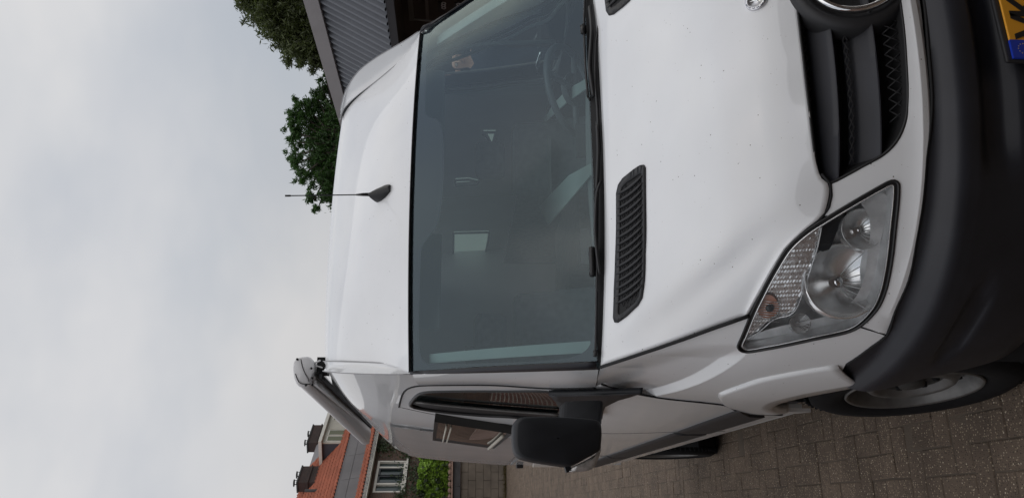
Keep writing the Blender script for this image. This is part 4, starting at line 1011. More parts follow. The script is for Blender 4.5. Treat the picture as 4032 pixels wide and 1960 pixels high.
# fender: lamp back edge, hood line, pillar foot, door crack, wheel arch
i2 = min(range(len(HL)), key=lambda i: np.hypot(*(np.array(HL[i])-np.array(UZ([(2953, 1237)])[0]))))
seg2 = []; i = i0
while i != i2: seg2.append(HL[i]); i = (i-1) % len(HL)
seg2.append(HL[i2])
hoodline = [to_uz(p+np.array([-.006, 0, -.002])) for p in Qs]
hoodline = [tuple(p) for p in cat(hoodline, .03)]
foot = UZ([(2358, 1456), (2350, 1500), (2345, 1523), (2400, 1530)])
crack = [U(1.185, 1.33), U(1.18, 1.2), U(1.15, 1.05), U(1.18, .95), U(1.30, .875)]
AC = (1.0, .36); AR = .466
def arc(a0, a1, r=AR, n=22):       # angle measured from the front, over the top
    o = []
    for t in np.linspace(a0, a1, n):
        Y = AC[0]-r*math.cos(t); z = AC[1]+r*math.sin(t)
        # invert the side surface for this Y
        l = lz(z); o.append(to_uz((-surf_x(Y, z), Y, z)))
    return o
def surf_x(Y, z):
    l = lz(z); a = max(0, 1-(Y-l)); return wid(Y, z)*max(0, 1-a**3)**(1/2.6)
archf = None
fen = list(reversed(hoodline))
fen = [tuple(p) for p in hoodline]+[tuple(p) for p in lin([hoodline[-1]]+[tuple(map(float, p)) for p in foot[1:]], .03)][1:]+[tuple(p) for p in lin([U(1.185, 1.36)]+crack+[U(1.40, .80), U(1.455, .70), U(1.47, .56)], .03)]
fen += [tuple(p) for p in reversed(arc(math.radians(58), math.radians(160)))]
fen += [tuple(p) for p in lin([low2[-1], low2[1], low[-1]], .03)]
fen += lin([low[-1], seg2[0]], .02)[1:-1]+seg2
f2 = [tuple(map(float, fen[0]))]
for p in fen[1:]:
    if np.hypot(p[0]-f2[-1][0], p[1]-f2[-1][1]) > 1e-4: f2.append(tuple(map(float, p)))
def line_between(p, a, b):
    a = np.array(a); b = np.array(b); d = b-a; t = (np.array(p)-a)@d/(d@d); c = a+d*t; n = np.array([-d[1], d[0]])/np.linalg.norm(d); return t, (np.array(p)-c)@n
def lg(x): return 1/(1+math.exp(max(-40, min(40, x))))
crA = UZ([(2905, 1376)])[0]; crB = UZ([(2390, 1580)])[0]
crC = UZ([(2700, 1622)])[0]; crD = UZ([(2380, 1722)])[0]
hl_u = sorted([(p[0], p[1]) for p in hoodline]); hl_us = [p[0] for p in hl_u]; hl_zs = [p[1] for p in hl_u]
def fen_off(u, z):                 # the shoulder crease: a flat facet catching the sky
    if u > 0: u = -u
    if u < crB[0]-.15: return 0
    t = (u-crA[0])/(crB[0]-crA[0]); zc = crA[1]+(crB[1]-crA[1])*t
    r_ = min(1, max(0, (zc-z)/.034)); zh = np.interp(u, hl_us, hl_zs) if u > crA[0]-3 else 9
    ft = min(1, max(0, (zh-z)/.16)); ft = ft*ft*(3-2*ft); ends = min(1, max(0, (t+.02)*9))*min(1, max(0, (1.25-t)*4))
    t2 = (u-crC[0])/(crD[0]-crC[0]); zc2 = crC[1]+(crD[1]-crC[1])*t2
    return -.020*(1-r_)*ft*ends
cru = np.arange(crB[0]-.1, crA[0]+.02, .02); zl = lambda u: crA[1]+(crB[1]-crA[1])*(u-crA[0])/(crB[0]-crA[0])
fnd = skin('fender', f2, PAINT, van, step=.016, both=True, lines=[[(u, zl(u)+d_) for u in cru] for d_ in (.004, .0, -.004, -.030, -.034, -.038)], offf=lambda u, z: fen_off(u, z), thick=.015)
seam('fender_gap', [on(lin([low[-1], seamA[0]], .02), .0008)], .002)
# wheel arch lips
def lip(parent, cyf, a0, a1, sg):
    rows = [[] for _ in range(7)]
    for t in np.linspace(a0, a1, 40):
        dg_ = math.degrees(t); ro = np.interp(dg_, [45, 58, 67, 86, 98, 118, 139, 150, 158], [.63, .665, .69, .69, .645, .585, .565, .54, .49]); ri = AR-.004
        end = min(1, (a1-t)/.20)**.5 if t < a1 else 0.02; end = max(end, .05)
        for k, (f, o_) in enumerate([(1.0, -.003), (.965, .006), (.93, .007), (.70, .010), (.25, .015), (.0, .014), (-.03, -.03)]):
            r = ri+(ro-ri)*f; Y = AC[0]-r*math.cos(t); z = AC[1]+r*math.sin(t)
            rows[k].append((-sg*(surf_x(Y, z)+o_*(end if o_ > 0 else 1)), Y+cyf, z))
    return MB().grid(rows).build('wheel_arch_lip', PAINT, parent)
for sg in (1, -1):
    o_ = lip(van, 0, math.radians(47), math.radians(142), sg); solid(o_, .006, 0)

# ---- bumper
bt = [(0, low[0][1]-.003)]+[(p[0], p[1]-.003) for p in low]+[(p[0], p[1]-.003) for p in low2[1:]]
bmp = cat(bt, .02)+[np.array(p) for p in cat(arc(math.radians(57), math.radians(4), AR+.005), .03)]
corner = arc(math.radians(2), math.radians(2), AR+.005, 1)[0]
zb = .27
bl = [tuple(p) for p in bmp]+[tuple(p) for p in lin([(corner[0], .33), (corner[0]+.12, zb), (0, zb)], .04)]
bl = [tuple(map(float, p)) for p in bl]
def lg(x): return 1/(1+math.exp(max(-40, min(40, x))))
def b_off(u, z):
    au = abs(u); f = np.interp(z, [.2, .27, .33, .40, .50, .60, .67, .70, .715, .735, .757, .80], [-.05, -.02, .01, .022, .03, .036, .042, .042, .038, .020, -.004, -.012])
    d = .0
    # recessed field in the middle and the oval blanks
    if au < .62:
        k = lg((au-.52)/.02); k2 = lg((z-.655)/.006)*lg(-(z-.575)/.006); d -= .035*k*k2
        k3 = lg((z-.45)/.006)*lg(-(z-.36)/.006); d -= .03*k*k3
    e = ((au-.93)/.13)**2+((z-.60)/.035)**2; d -= .012*lg((e-1)/.25)
    fade = min(1, max(0, (1.5-au)*4)) ; fade = .35+.65*fade
    return f*fade+d
bump_o = skin('bumper', bl, BUMP, van, step=.016, both=True, offf=b_off, thick=.02)
seam('bumper_gap', [on([(p[0], p[1]) for p in cat(bt, .02)], .001)], .004)
# ---- grille
gc = mk
vo, F = cdt(GR, [], .03); V = [surf(v.x, v.y, -.075) for v in vo]
gri = mk('grille', V, F, GAP, van)
bb = MB(); bb.tube([surf(u, z, -.002) for u, z in GR], .0045, 6, closed=True); bb.build('grille_frame', RUB, gri)
bb = MB()
inner = [surf(u, z, .0) for u, z in GR]; outer_ = [surf(u, z, -.075) for u, z in GR]
bb.grid([inner+inner[:1], outer_+outer_[:1]]); bb.build('grille_wall', GAP, gri)
def gz(px, py, off=0): return uz(px, py, off)
def umax(z):                                   # how far the opening reaches at this height
    us = [abs(p[0]) for p in grh if abs(p[1]-z) < .02]; c = []
    for i in range(len(grh)-1):
        z0, z1 = grh[i][1], grh[i+1][1]
        if (z0-z)*(z1-z) <= 0 and z0 != z1:
            f = (z-z0)/(z1-z0); c.append(abs(grh[i][0]+(grh[i+1][0]-grh[i][0])*f))
    c = [q for q in c if q > .2]
    return max(c) if c else .45
for e_px in ((3268, 100), (3304, 480)), ((3437, 100), (3468, 480)):
    z_e = (gz(*e_px[0])[1]+gz(*e_px[1])[1])/2
    rows = []
    for k, (dz, o_) in enumerate([(.044, -.056), (.036, -.046), (.026, -.037), (.016, -.026), (.008, -.015), (.001, -.003), (-.002, -.003), (-.006, -.012), (-.034, -.062)]):
        z = z_e+dz; um = umax(z)+.006; um0 = umax(z_e)
        rows.append([surf(u, z+.0*abs(u), o_) for u in np.linspace(-min(um, um0+.03), min(um, um0+.03), 60)])
    sl = MB().grid(rows).build('grille_slat', BUMP, gri); edgesmooth(sl, 42)
# lattice behind the slats
bb = MB()
zt = gz(3137, 0)[1]; zs1 = gz(3268, 100)[1]; zs2 = gz(3437, 100)[1]; zbo = gz(3555, 0)[1]
for za, zb_ in ((zt-.004, zs1+.045), (zs1-.035, zs2+.045), (zs2-.03, zbo+.004)):
    h = za-zb_; st = .030
    for k in range(-24, 24):
        for s_ in (1, -1):
            u0 = k*st; u1 = u0+s_*st
            if max(abs(u0), abs(u1)) < max(umax((za+zb_)/2), umax(zb_))-.01: bb.tube([surf(u0+1e-6, za, -.028), surf(u1+1e-6, zb_, -.028)], .0020, 4)
tag(bb.build('grille_lattice', BLK, gri), kind='stuff')
# the emblem: ring and three-pointed star in front of a dark bowl
sc_c = np.array([0, .045, .898]); nrm = np.array([0, -1., .30]); nrm /= np.linalg.norm(nrm); upv = np.array([0, .3, 1.])
for _ in range(4):                       # centre it where its lower rim shows
    pass
bb = MB(); bb.lathe([(0, -.03), (.10, -.028), (.125, -.012), (.145, .0), (.158, -.02), (.165, -.06)], sc_c, nrm, 48); bowl = bb.build('emblem_bowl', BLK, gri)
bb = MB(); bb.lathe([(.108, .004), (.110, .013), (.116, .016), (.122, .013), (.1245, .002), (.120, -.008), (.110, -.008), (.108, .004)], sc_c, nrm, 56); ring = bb.build('emblem_ring', CHROME, gri)
bb = MB(); star3(sc_c+nrm*.0, nrm, upv, .116, .020, bb, .13); bb.build('emblem_star', CHROME, ring if False else gri, smooth=False)
# ---- number plate on its bracket
PZ, PY = .538, -.050
bb = MB(); bb.box((-.03, PY+.012, PZ), (.56, .012, .135)); pb = bb.build('plate_bracket', BLK, van, False); bevel(pb, .004)
YEL = mat('plate_yellow', (.80, .36, .02), .4, coat=.3); BLU = mat('plate_blue', (.01, .04, .42), .4, coat=.3); INK = mat('plate_black', (.01, .01, .01), .5)
bb = MB(); bb.box((-.005, PY+.002, PZ), (.498, .006, .110)); pl = bb.build('number_plate', YEL, van, False); bevel(pl, .002)
bb = MB(); bb.box((-.279, PY+.002, PZ), (.050, .0062, .110)); bs = bb.build('country_band', BLU, pl, False)
bb = MB()
for k in range(12):
    a = math.pi*k/6; cx, cz = -.279+.014*math.cos(a), PZ+.025+.014*math.sin(a)
    pts = [(cx+.0022*(1 if j % 2 == 0 else .42)*math.sin(j*math.pi/5), PY-.0022, cz+.0022*(1 if j % 2 == 0 else .42)*math.cos(j*math.pi/5)) for j in range(10)]
    bb.add(pts, [tuple(range(10))])
bb.build('star', mat('star_gold', (.8, .65, .1), .5), bs, False)
def glyph(ch, x, z, h, m, parent, nm='letter'):
    cu = bpy.data.curves.new(nm, 'FONT'); cu.body = ch; cu.size = h/.70; cu.extrude = .0008; cu.offset = .0016*(h/.07); cu.align_x = 'CENTER'
    ob = bpy.data.objects.new('tmp_glyph', cu); COL.objects.link(ob); dg_ = bpy.context.evaluated_depsgraph_get(); me = bpy.data.meshes.new_from_object(ob.evaluated_get(dg_)); bpy.data.objects.remove(ob)
    me.materials.clear(); me.materials.append(m)
    M = Matrix.Translation((x, PY-.0022, z)) @ Matrix.Rotation(R(90), 4, 'X')
    me.transform(M); return link(nm, me, parent)
glyph('V', -.2165, PZ-.040, .080, INK, pl); glyph('K', -.157, PZ-.040, .080, INK, pl); glyph('G', -.092, PZ-.040, .080, INK, pl)
glyph('NL', -.279, PZ-.038, .020, mat('plate_white', (.7, .7, .7), .5), bs)

# ---- headlights
HOUS = mat('lamp_housing', (.86, .87, .88), .30, .15, var=.2, vscale=20)
LAMPBLK = mat('lamp_black', (.012, .014, .018), .3)
INDIC = mat('orange_bulb', (.50, .19, .10), .35, coat=.5)
def inset(loop_, d):
    c = np.mean(np.array(loop_), axis=0); o = []; n = len(loop_); A = np.array(loop_)
    area = sum(A[i][0]*A[(i+1) % n][1]-A[(i+1) % n][0]*A[i][1] for i in range(n)); sg = 1 if area > 0 else -1
    for i in range(n):
        t = A[(i+1) % n]-A[i-1]; t /= np.linalg.norm(t)+1e-9; o.append(tuple(A[i]+sg*d*np.array([-t[1], t[0]])))
    return o
HLi = inset(HL, .012)
bulge = lambda u, z: .002
for sg in (1, -1):
    mir = lambda V: [(sg*p[0], p[1], p[2]) for p in V]
    root = None
    vo, F = cdt(HLi, [], .03); lens = mk('headlight', mir([surf(v.x, v.y, .002) for v in vo]), F, LENS, van, True, None, [(sg*n_[0], n_[1], n_[2]) for n_ in [surfn(v.x, v.y) for v in vo]])
    # rubber rim
    vo, F = cdt(HL, [HLi], .03); mk('lamp_seal', mir([surf(v.x, v.y, -.001) for v in vo]), F, RUB, lens)
    bb = MB(); bb.tube(mir([surf(u, z, .001) for u, z in inset(HL, .002)]), .004, 6, closed=True); bb.build('lamp_rim', RUB, lens)
    bb = MB(); bb.tube(mir([surf(u, z, .000) for u, z in inset(HL, .0125)]), .0022, 6, closed=True); bb.build('lens_edge', CHROMED, lens)
    # bowl of the housing
    A_ = [surf(u, z, -.002) for u, z in HLi]; B_ = [surf(u, z, -.085) for u, z in inset(HLi, .012)]
    bb = MB(); bb.grid([mir(A_+A_[:1]), mir(B_+B_[:1])]); bb.build('lamp_wall', HOUS, lens)
    vo, F = cdt(inset(HLi, .012), [], .04); mk('lamp_back', mir([surf(v.x, v.y, -.085) for v in vo]), F, HOUS, lens)
    # chrome apron along the lower and outer edge
    def apron(px, offs, m, nm):
        l = [tuple(p) for p in cat(UZ(px), .02, True)]; vo, F = cdt(l, [], .02)
        V = mir([surf(v.x, v.y, offs) for v in vo]); return mk(nm, V, F, m, lens)
    apron([(3540, 735), (3537, 860), (3522, 1000), (3503, 1090), (3470, 1180), (3400, 1262), (3330, 1295), (3200, 1325), (3050, 1355), (2935, 1368), (2990, 1340), (3090, 1310), (3200, 1288), (3300, 1262), (3380, 1210), (3425, 1130), (3445, 1000), (3462, 880), (3480, 790), (3515, 745)], -.028, HOUS, 'lamp_apron')
    apron([(3445, 770), (3500, 765), (3518, 800), (3500, 900), (3478, 980), (3450, 940), (3440, 860), (3400, 790)], -.02, HOUS, 'lamp_shoulder')
    apron([(3250, 870), (3330, 825), (3360, 860), (3320, 930), (3290, 1000), (3240, 1000), (3225, 930)], -.03, LAMPBLK, 'lamp_mask')
    # ribbed turn signal
    ts = [(3243, 884), (3237, 960), (3208, 1060), (3178, 1150), (3150, 1225), (3120, 1255), (3060, 1270), (3000, 1320), (2950, 1350), (2945, 1335), (2980, 1235), (3015, 1150), (3060, 1075), (3110, 1000), (3180, 925)]
    l = [tuple(p) for p in cat(UZ(ts), .015, True)]
    vo, F = cdt(l, [], (.006, .0035)); V = []
    for v in vo: V.append(surf(v.x, v.y, -.022+.0022*math.sin(v.y*900+v.x*300)+.0012*random.random()))
    mk('turn_signal', mir(V), F, CHROMED, lens)
    vo, F = cdt([tuple(p) for p in cat(UZ([(3028-40, 1217), (3028-20, 1177), (3045, 1172), (3072, 1200), (3075, 1235), (3045, 1262), (3005, 1258)]), .01, True)], [], .008)
    mk('turn_bulb', mir([surf(v.x, v.y, -.014) for v in vo]), F, INDIC, lens)
    bulb_c = B(3030, 1215, -.008); MB().lathe([(0, .003), (.010, .002), (.012, -.002)], (sg*bulb_c[0], bulb_c[1]-.004, bulb_c[2]), (-sg*.6, -.8, .1), 14).build('bulb_tip', LAMPBLK, lens)
    bb = MB()
    for k in range(9):
        yy = 1184+k*9.5
        bb.tube(mir([B(2996-k*2.0, yy, -.010), B(3072+min(0, 4-k)*1.0, yy+7, -.010)]), .0012, 4)
    tag(bb.build('lens_rib', CHROMED, lens), kind='stuff')
    bb = MB(); bb.tube(mir([surf(u, z, -.016) for u, z in l]), .002, 5, closed=True); bb.build('signal_edge', CHROMED, lens)
    # reflector bowls
    def bowl_(px, py, off, r, depth, nm, inner=True):
        c = B(px, py, off); c = np.array([sg*c[0], c[1], c[2]]); axd = np.array([sg*-.22, -1, .12]); axd /= np.linalg.norm(axd)
        pr = [(.001, -depth)]+[(r*t, -depth+depth*t**2) for t in np.linspace(.12, .98, 12)]+[(r, .004), (r*1.03, .001), (r*1.03, -depth*.7)]
        o_ = MB().lathe(pr, c, axd, 40).build(nm, CHROMED, lens)
        b2 = MB(); b2.lathe([(0, .0), (r*.10, -.001), (r*.16, -.008), (r*.17, -.03), (r*.2, -depth)], c-axd*depth*.42, axd, 20); b2.build('bulb_cap', CHROME if inner else HOUS, o_)
        b2 = MB()
        for k in range(7):
            a = -.9+k*.3; e1 = np.cross(axd, [0, 0, 1.]); e1 /= np.linalg.norm(e1); e2 = np.cross(e1, axd)
            pts = [c+axd*(-depth+depth*t**2+.001)+r*t*(math.sin(a)*e1-math.cos(a)*e2) for t in (.25, .5, .75, .97)]
            b2.tube(pts, .0016, 4)
        b2.build('reflector_rib', HOUS, o_)
        return o_
    bowl_(3318, 1105, -.03, .098, .06, 'main_reflector'); bowl_(3395, 901, -.026, .052, .04, 'high_beam_reflector'); bowl_(3150, 1272, -.022, .028, .02, 'parking_reflector', False)

# ---- black side moulding, lower mouldings, sill
def zrow(Y0, Y1, z): return [U(y, z) for y in np.linspace(Y0, Y1, max(2, int((Y1-Y0)/.06)))]
SILL = mat('dusty_paint', (.42, .42, .41), .5, var=.15, vscale=6)
for (y0, y1) in ((1.42, 2.15), (2.22, 3.90), (3.95, 5.22)):
    if y0 < 2: o_ = lin([U(1.30, .862), U(2.15, .862), U(2.15, .70), U(1.47, .70), U(1.43, .78)], .05, True)
    else: o_ = lin([U(y0, .862), U(y1, .862), U(y1, .70), U(y0, .70)], .05, True)
    skin('side_moulding', o_, BLK, van, step=.04, both=True, offf=lambda u, z: .016-.010*max(0, (z-.845)/.017)-.004*max(0, (.72-z)/.02), thick=.02)
s1 = lin([U(1.46, .70), U(5.2, .70), U(5.2, .52), U(1.50, .52)], .08, True)
skin('sill', s1, SILL, van, step=.06, both=True, off=-.012, thick=.03)
# lower body below the moulding in front door area
# rear wheel gap and floor
MB().box((0, 2.9, .47), (1.78, 4.6, .10)).build('floor', DARK, van, False); MB().box((0, .55, .48), (1.5, .7, .3)).build('engine_bay', DARK, van, False)
zz = np.linspace(.5, 2.50, 24); rim_ = [surf(*U(5.23, z)) for z in zz]; rl_ = [(float(p[0]), float(p[2])) for p in rim_]+[(-float(p[0]), float(p[2])) for p in reversed(rim_)]
vo, F = cdt(rl_, [], .2); mk('rear_door', [(v.x, 5.23, v.y) for v in vo], F, PAINT, van, False)
bb = MB(); bb.box((-.955, 5.27, 1.12), (.05, .08, .26)); bb.build('rear_light', mat('rear_lamp', (.6, .55, .5), .3), van, False)
p_ = at(2046, 1829, Y=5.30); bb = MB(); bb.box((p_[0], 5.30, p_[2]), (.055, .06, .06)); bevel(bb.build('door_stop', RUB, van, False), .008)

# ---- wheels
def wheel(x, y, sg):
    ax_ = (-sg, 0, 0); c = (x, y, .35)
    root = MB().lathe([(.215, -.22), (.25, -.235), (.30, -.23), (.335, -.21), (.348, -.16), (.350, -.11), (.348, -.06), (.337, -.015), (.31, .0), (.27, .002), (.235, -.008), (.220, -.02), (.213, -.03), (.205, -.10)], c, ax_, 56).build('wheel', TYRE, van)
    bb = MB()
    for k in range(64):
        a = 2*math.pi*k/64
        for (o_, w_) in ((-.035, .03), (-.185, .03)):
            pts = [(x+sg*(-1)*(o_+dx), y+.351*math.cos(a+da), .35+.351*math.sin(a+da)) for dx, da in ((-w_/2, -.012), (w_/2, .012))]
            bb.tube(pts, .006, 4)
    tag(bb.build('tread', TYRE, root), kind='stuff')
    bpy.context.view_layer.update()
    rim = MB().lathe([(.216, -.028), (.222, -.014), (.217, -.008), (.210, -.014), (.205, -.035), (.196, -.055), (.190, -.075), (.172, -.072), (.160, -.050), (.140, -.028), (.128, -.022), (.118, -.028), (.105, -.05), (.09, -.062), (.06, -.064), (.045, -.05), (.04, -.035), (.0, -.033)], c, ax_, 56).build('rim', STEEL, root)
    bb = MB()
    for k in range(16):
        a = 2*math.pi*k/16; cc = np.array([x-sg*(-.058), y+.176*math.cos(a), .35+.176*math.sin(a)]); bb.lathe([(.0, .002), (.012, .002), (.013, -.004)], cc, ax_, 10)
    tag(bb.build('vent_hole', GAP, rim), kind='stuff')
    bb = MB()
    bb.lathe([(.104, -.05), (.09, -.058), (.06, -.06), (.045, -.045), (.04, -.03), (0, -.028)], np.array(c)+np.array(ax_)*.002, ax_, 30)
    bb.build('hub', mat('hub_dirt', (.035, .033, .03), .8) if 'hub_dirt' not in bpy.data.materials else bpy.data.materials['hub_dirt'], rim)
    bb = MB()
    for k in range(6):
        a = 2*math.pi*k/6; cc = np.array([x-sg*(-.05), y+.078*math.cos(a), .35+.078*math.sin(a)]); bb.lathe([(0, .012), (.011, .011), (.012, -.01)], cc, ax_, 6)
    tag(bb.build('wheel_bolt', TYRE, rim), kind='stuff')
    return root
for sg in (1, -1):
    wr_ = wheel(-sg*.960, 1.0, sg); wheel(-sg*.965, 4.25, sg)
    cw_0 = Vector((-sg*.960, 1.0, .35)); wr_.matrix_basis = Matrix.Translation(cw_0) @ Matrix.Rotation(R(7.5), 4, 'Z') @ Matrix.Translation(-cw_0)   # steered a little
# wheel wells: dark boxes behind
bb = MB()
for cy in (1.0, 4.25):
    rows = [[(x_, cy-.47*math.cos(t), .35+.47*math.sin(t)) for t in np.linspace(-.2, math.pi+.2, 16)] for x_ in (-.93, -.60)]
    for sg in (1, -1):
        bb = MB(); bb.grid([[(sg*p[0], p[1], p[2]) for p in r_] for r_ in rows]); bb.add([(-.60*sg, cy-.5, .1), (-.60*sg, cy+.5, .1), (-.60*sg, cy+.5, .9), (-.60*sg, cy-.5, .9)], [(0, 1, 2, 3)]); bb.build('wheel_well', DARK, van)

# ---- door mirror (passenger side visible; the driver's one is its twin)
MIR = mat('mirror_plastic', (.010, .011, .014), .5, spec=.35, var=.1, vscale=15, bump=.2, bscale=800, bdist=.0004)
def mirror_set(sg):
    def m3(p): return np.array([sg*p[0], p[1], p[2]])
    # sail: the triangular foot on the door
    sail = [(2530, 1519), (2450, 1521), (2340, 1526), (2240, 1529), (2161, 1530), (2195, 1566), (2212, 1600), (2235, 1626), (2373, 1626), (2376, 1598), (2386, 1576), (2436, 1550)]
    l = []
    for x, y in sail: l.append(tuple(uz(x, y)))
    ll = lin(l, .02, True); vo, F = cdt([tuple(p) for p in ll], [], .03)
    foot_ = mk('door_mirror', [m3(surf(v.x, v.y, .006)) for v in vo], F, MIR, van); solid(foot_, .02, 1)
    # arm: a block from the door to the head
    YH = .98
    armF = [at(2215, 1580, Y=1.20), at(2380, 1575, Y=1.18), at(2373, 1680, Y=1.02), at(2205, 1690, Y=1.02)]
    armB = [p+np.array([0, .11, 0]) for p in armF]
    bb = MB().hexa([m3(p) for p in armF], [m3(p) for p in armB]); bevel(bb.build('mirror_arm', MIR, foot_, False), .018, 3)
    # head: rounded shell lofted from outline
    hd = [(2018, 1700), (2021, 1668), (2036, 1648), (2062, 1641), (2200, 1640), (2330, 1650), (2362, 1662), (2369, 1700), (2366, 1750), (2362, 1772), (2304, 1806), (2247, 1836), (2218, 1835), (2100, 1817), (2048, 1803), (2026, 1782), (2018, 1745)]
    o0 = cat([at(x, y, Y=YH) for x, y in hd], .012, True); c = np.mean(o0, axis=0); n = len(o0)
    rows = []
    for k, (sc_, dy) in enumerate([(.97, .075), (1.0, .05), (1.0, .012), (.99, -.008), (.965, -.018), (.93, -.024), (.88, -.027), (.5, -.033), (.02, -.036)]):
        rows.append([m3(c+(p-c)*sc_+np.array([0, dy+(.0 if sc_ > .9 else 0), 0])) for p in o0])
    rows = [r_+r_[:1] for r_ in rows]
    head = MB().grid(rows).build('mirror_head', MIR, foot_)
    bb = MB(); bb.add(rows[0][:-1], [tuple(range(n))]); bb.build('mirror_glass', CHROME, foot_, False)
    # clear turn lens at the outer lower corner and a small fin
    ln = [(2250, 1838), (2304, 1812), (2361, 1776), (2366, 1758), (2367, 1770), (2352, 1815), (2336, 1842), (2310, 1853), (2250, 1857), (2243, 1850)]
    o1 = cat([at(x, y, Y=YH+.01) for x, y in ln], .012, True); c1 = np.mean(o1, axis=0)
    rows = [[m3(c1+(p-c1)*s_+np.array([0, dy, 0])) for p in o1+o1[:1]] for s_, dy in ((1, .05), (1, .0), (.93, -.012), (.5, -.018), (.02, -.018))]
    MB().grid(rows).build('mirror_signal', mat('signal_clear', (.40, .38, .36), .15, .3, coat=.8, var=.2, vscale=60) if 'signal_clear' not in bpy.data.materials else bpy.data.materials['signal_clear'], foot_)
    q = [at(x, y, Y=YH-.0) for x, y in [(2222, 1828), (2252, 1828), (2240, 1858), (2231, 1858)]]
    bb = MB().hexa([m3(p) for p in q], [m3(p+np.array([0, .03, 0])) for p in q]); bb.build('mirror_fin', MIR, foot_, False)
mirror_set(1); mirror_set(-1)

# ---- caravan window in the side wall (propped on its frame)
WO = .03
wc = [B(1711, 1650, WO), B(2018, 1698, WO), B(1947, 1757, WO), B(1704, 1724, WO)]
FRM = mat('window_frame_grey', (.035, .035, .035), .5); CREAM = mat('blind_cream', (.50, .47, .40), .6)
def q4(a, b_): return np.array([wc[0]*(1-a)*(1-b_)+wc[1]*a*(1-b_)+wc[2]*a*b_+wc[3]*(1-a)*b_])[0]
nW = np.array([-1, 0, .12]); nW /= np.linalg.norm(nW)
bb = MB()
ring_o = [q4(0, 0), q4(1, 0), q4(1, 1), q4(0, 1)]; ring_i = [q4(.05, .05), q4(.94, .05), q4(.94, .95), q4(.05, .95)]
for i in range(4):
    j = (i+1) % 4; bb.hexa([ring_o[i]-nW*.03, ring_o[j]-nW*.03, ring_i[j]-nW*.03, ring_i[i]-nW*.03], [ring_o[i]+nW*.012, ring_o[j]+nW*.012, ring_i[j]+nW*.006, ring_i[i]+nW*.006])
cw = bb.build('side_window', FRM, van, False)
rows = []
for a in np.linspace(.05, .94, 10): rows.append([q4(a, b_)+nW*(.006+.020*math.sin(math.pi*(a-.05)/.89)*math.sin(math.pi*(b_-.05)/.90)) for b_ in np.linspace(.05, .95, 10)])
MB().grid(rows).build('pane', mat('tinted_acrylic', (.03, .025, .022), .06, coat=1), cw)
for a in (.16, .22): bb = MB(); bb.tube([q4(a, .1)+nW*.018, q4(a, .9)+nW*.018], .009, 5, flat=.5); bb.build('blind_strip', CREAM, cw)
bb = MB(); bb.tube([q4(.9, .08)+nW*.02, q4(.9, .95)+nW*.02], .010, 5); bb.build('lower_strip', CREAM, cw)

# ---- awning cassette
AWN = mat('awning_white', (.66, .66, .67), .35, coat=.4); AWG = mat('awning_alu', (.55, .53, .53), .35, .2)
p0 = [(1160, 1430), (1178, 1412), (1215, 1408), (1232, 1420), (1236, 1450), (1226, 1500), (1222, 1517), (1190, 1522), (1172, 1512), (1160, 1480)]
E0 = cat([at(x, y, Y=2.45) for x, y in p0], .01, True)
tgt = at(1428, 1712, X=-.725); YE = 5.05
offv = np.array([0.0, YE-2.45, .0])
cA = np.mean(E0, axis=0)
dirv = at(1437, 1712, Y=YE)-cA; 
r0 = [list(p) for p in E0]; n = len(E0)
rows = [[p+dirv*t for p in E0+E0[:1]] for t in (.012, 1)]
aw = MB().grid(rows).build('awning', AWG, van); edgesmooth(aw, 25)
cap = [[c_ for c_ in [cA+(p-cA)*s_+np.array([0, dy, 0]) for p in E0+E0[:1]]] for s_, dy in ((1.04, .035), (1.04, -.01), (1.0, -.022), (.90, -.026), (.02, -.028))]
cp = MB().grid(cap).build('end_cap', AWN, aw)
bb = MB(); bb.tube(cat([at(1185, 1412, Y=2.425), at(1190, 1440, Y=2.422), at(1202, 1470, Y=2.422), at(1214, 1490, Y=2.422), at(1217, 1503, Y=2.424)], .01), .0022, 5)
bb.tube(cat([at(1163, 1470, Y=2.424), at(1172, 1495, Y=2.422), at(1186, 1509, Y=2.422), at(1222, 1511, Y=2.424)], .01), .0022, 5); bb.build('cap_groove', GAP, cp)
for (x_, y_) in ((1226, 1449), (1229, 1487), (1229, 1514), (1170, 1413), (1204, 1515)):
    bb = MB(); bb.lathe([(0, .002), (.006, .001), (.006, -.006)], at(x_, y_, Y=2.42), (0, -1, 0), 10); bb.build('screw', GAP, cp)
# rails under the cassette
for k, (x_, y_, m_) in enumerate([(1236, 1490, AWG), (1240, 1505, AWN), (1250, 1470, GAP), (1262, 1480, DARK)]):
    a = at(x_, y_, Y=2.46); bb = MB(); bb.box((a[0], (2.46+YE)/2, a[2]), (.022, YE-2.46, .014)); o_ = bb.build('awning_rail', m_, aw, False); o_.rotation_euler = (0, 0, 0)
bb = MB(); a = at(1262, 1455, Y=2.5); [MB().box((a[0]+.02, y_, a[2]-.01), (.09, .05, .06)).build('awning_bracket', GAP, aw, False) for y_ in (2.52, 4.2)]
bb = MB(); bb.tube([at(1240, 1428, Y=2.46), at(1248, 1440, Y=2.46), at(1270, 1447, Y=2.46)], .004, 5); bb.tube([at(1240, 1428, Y=2.46), at(1262, 1418, Y=2.46)], .005, 5); bb.build('bracket_clip', AWN, aw)

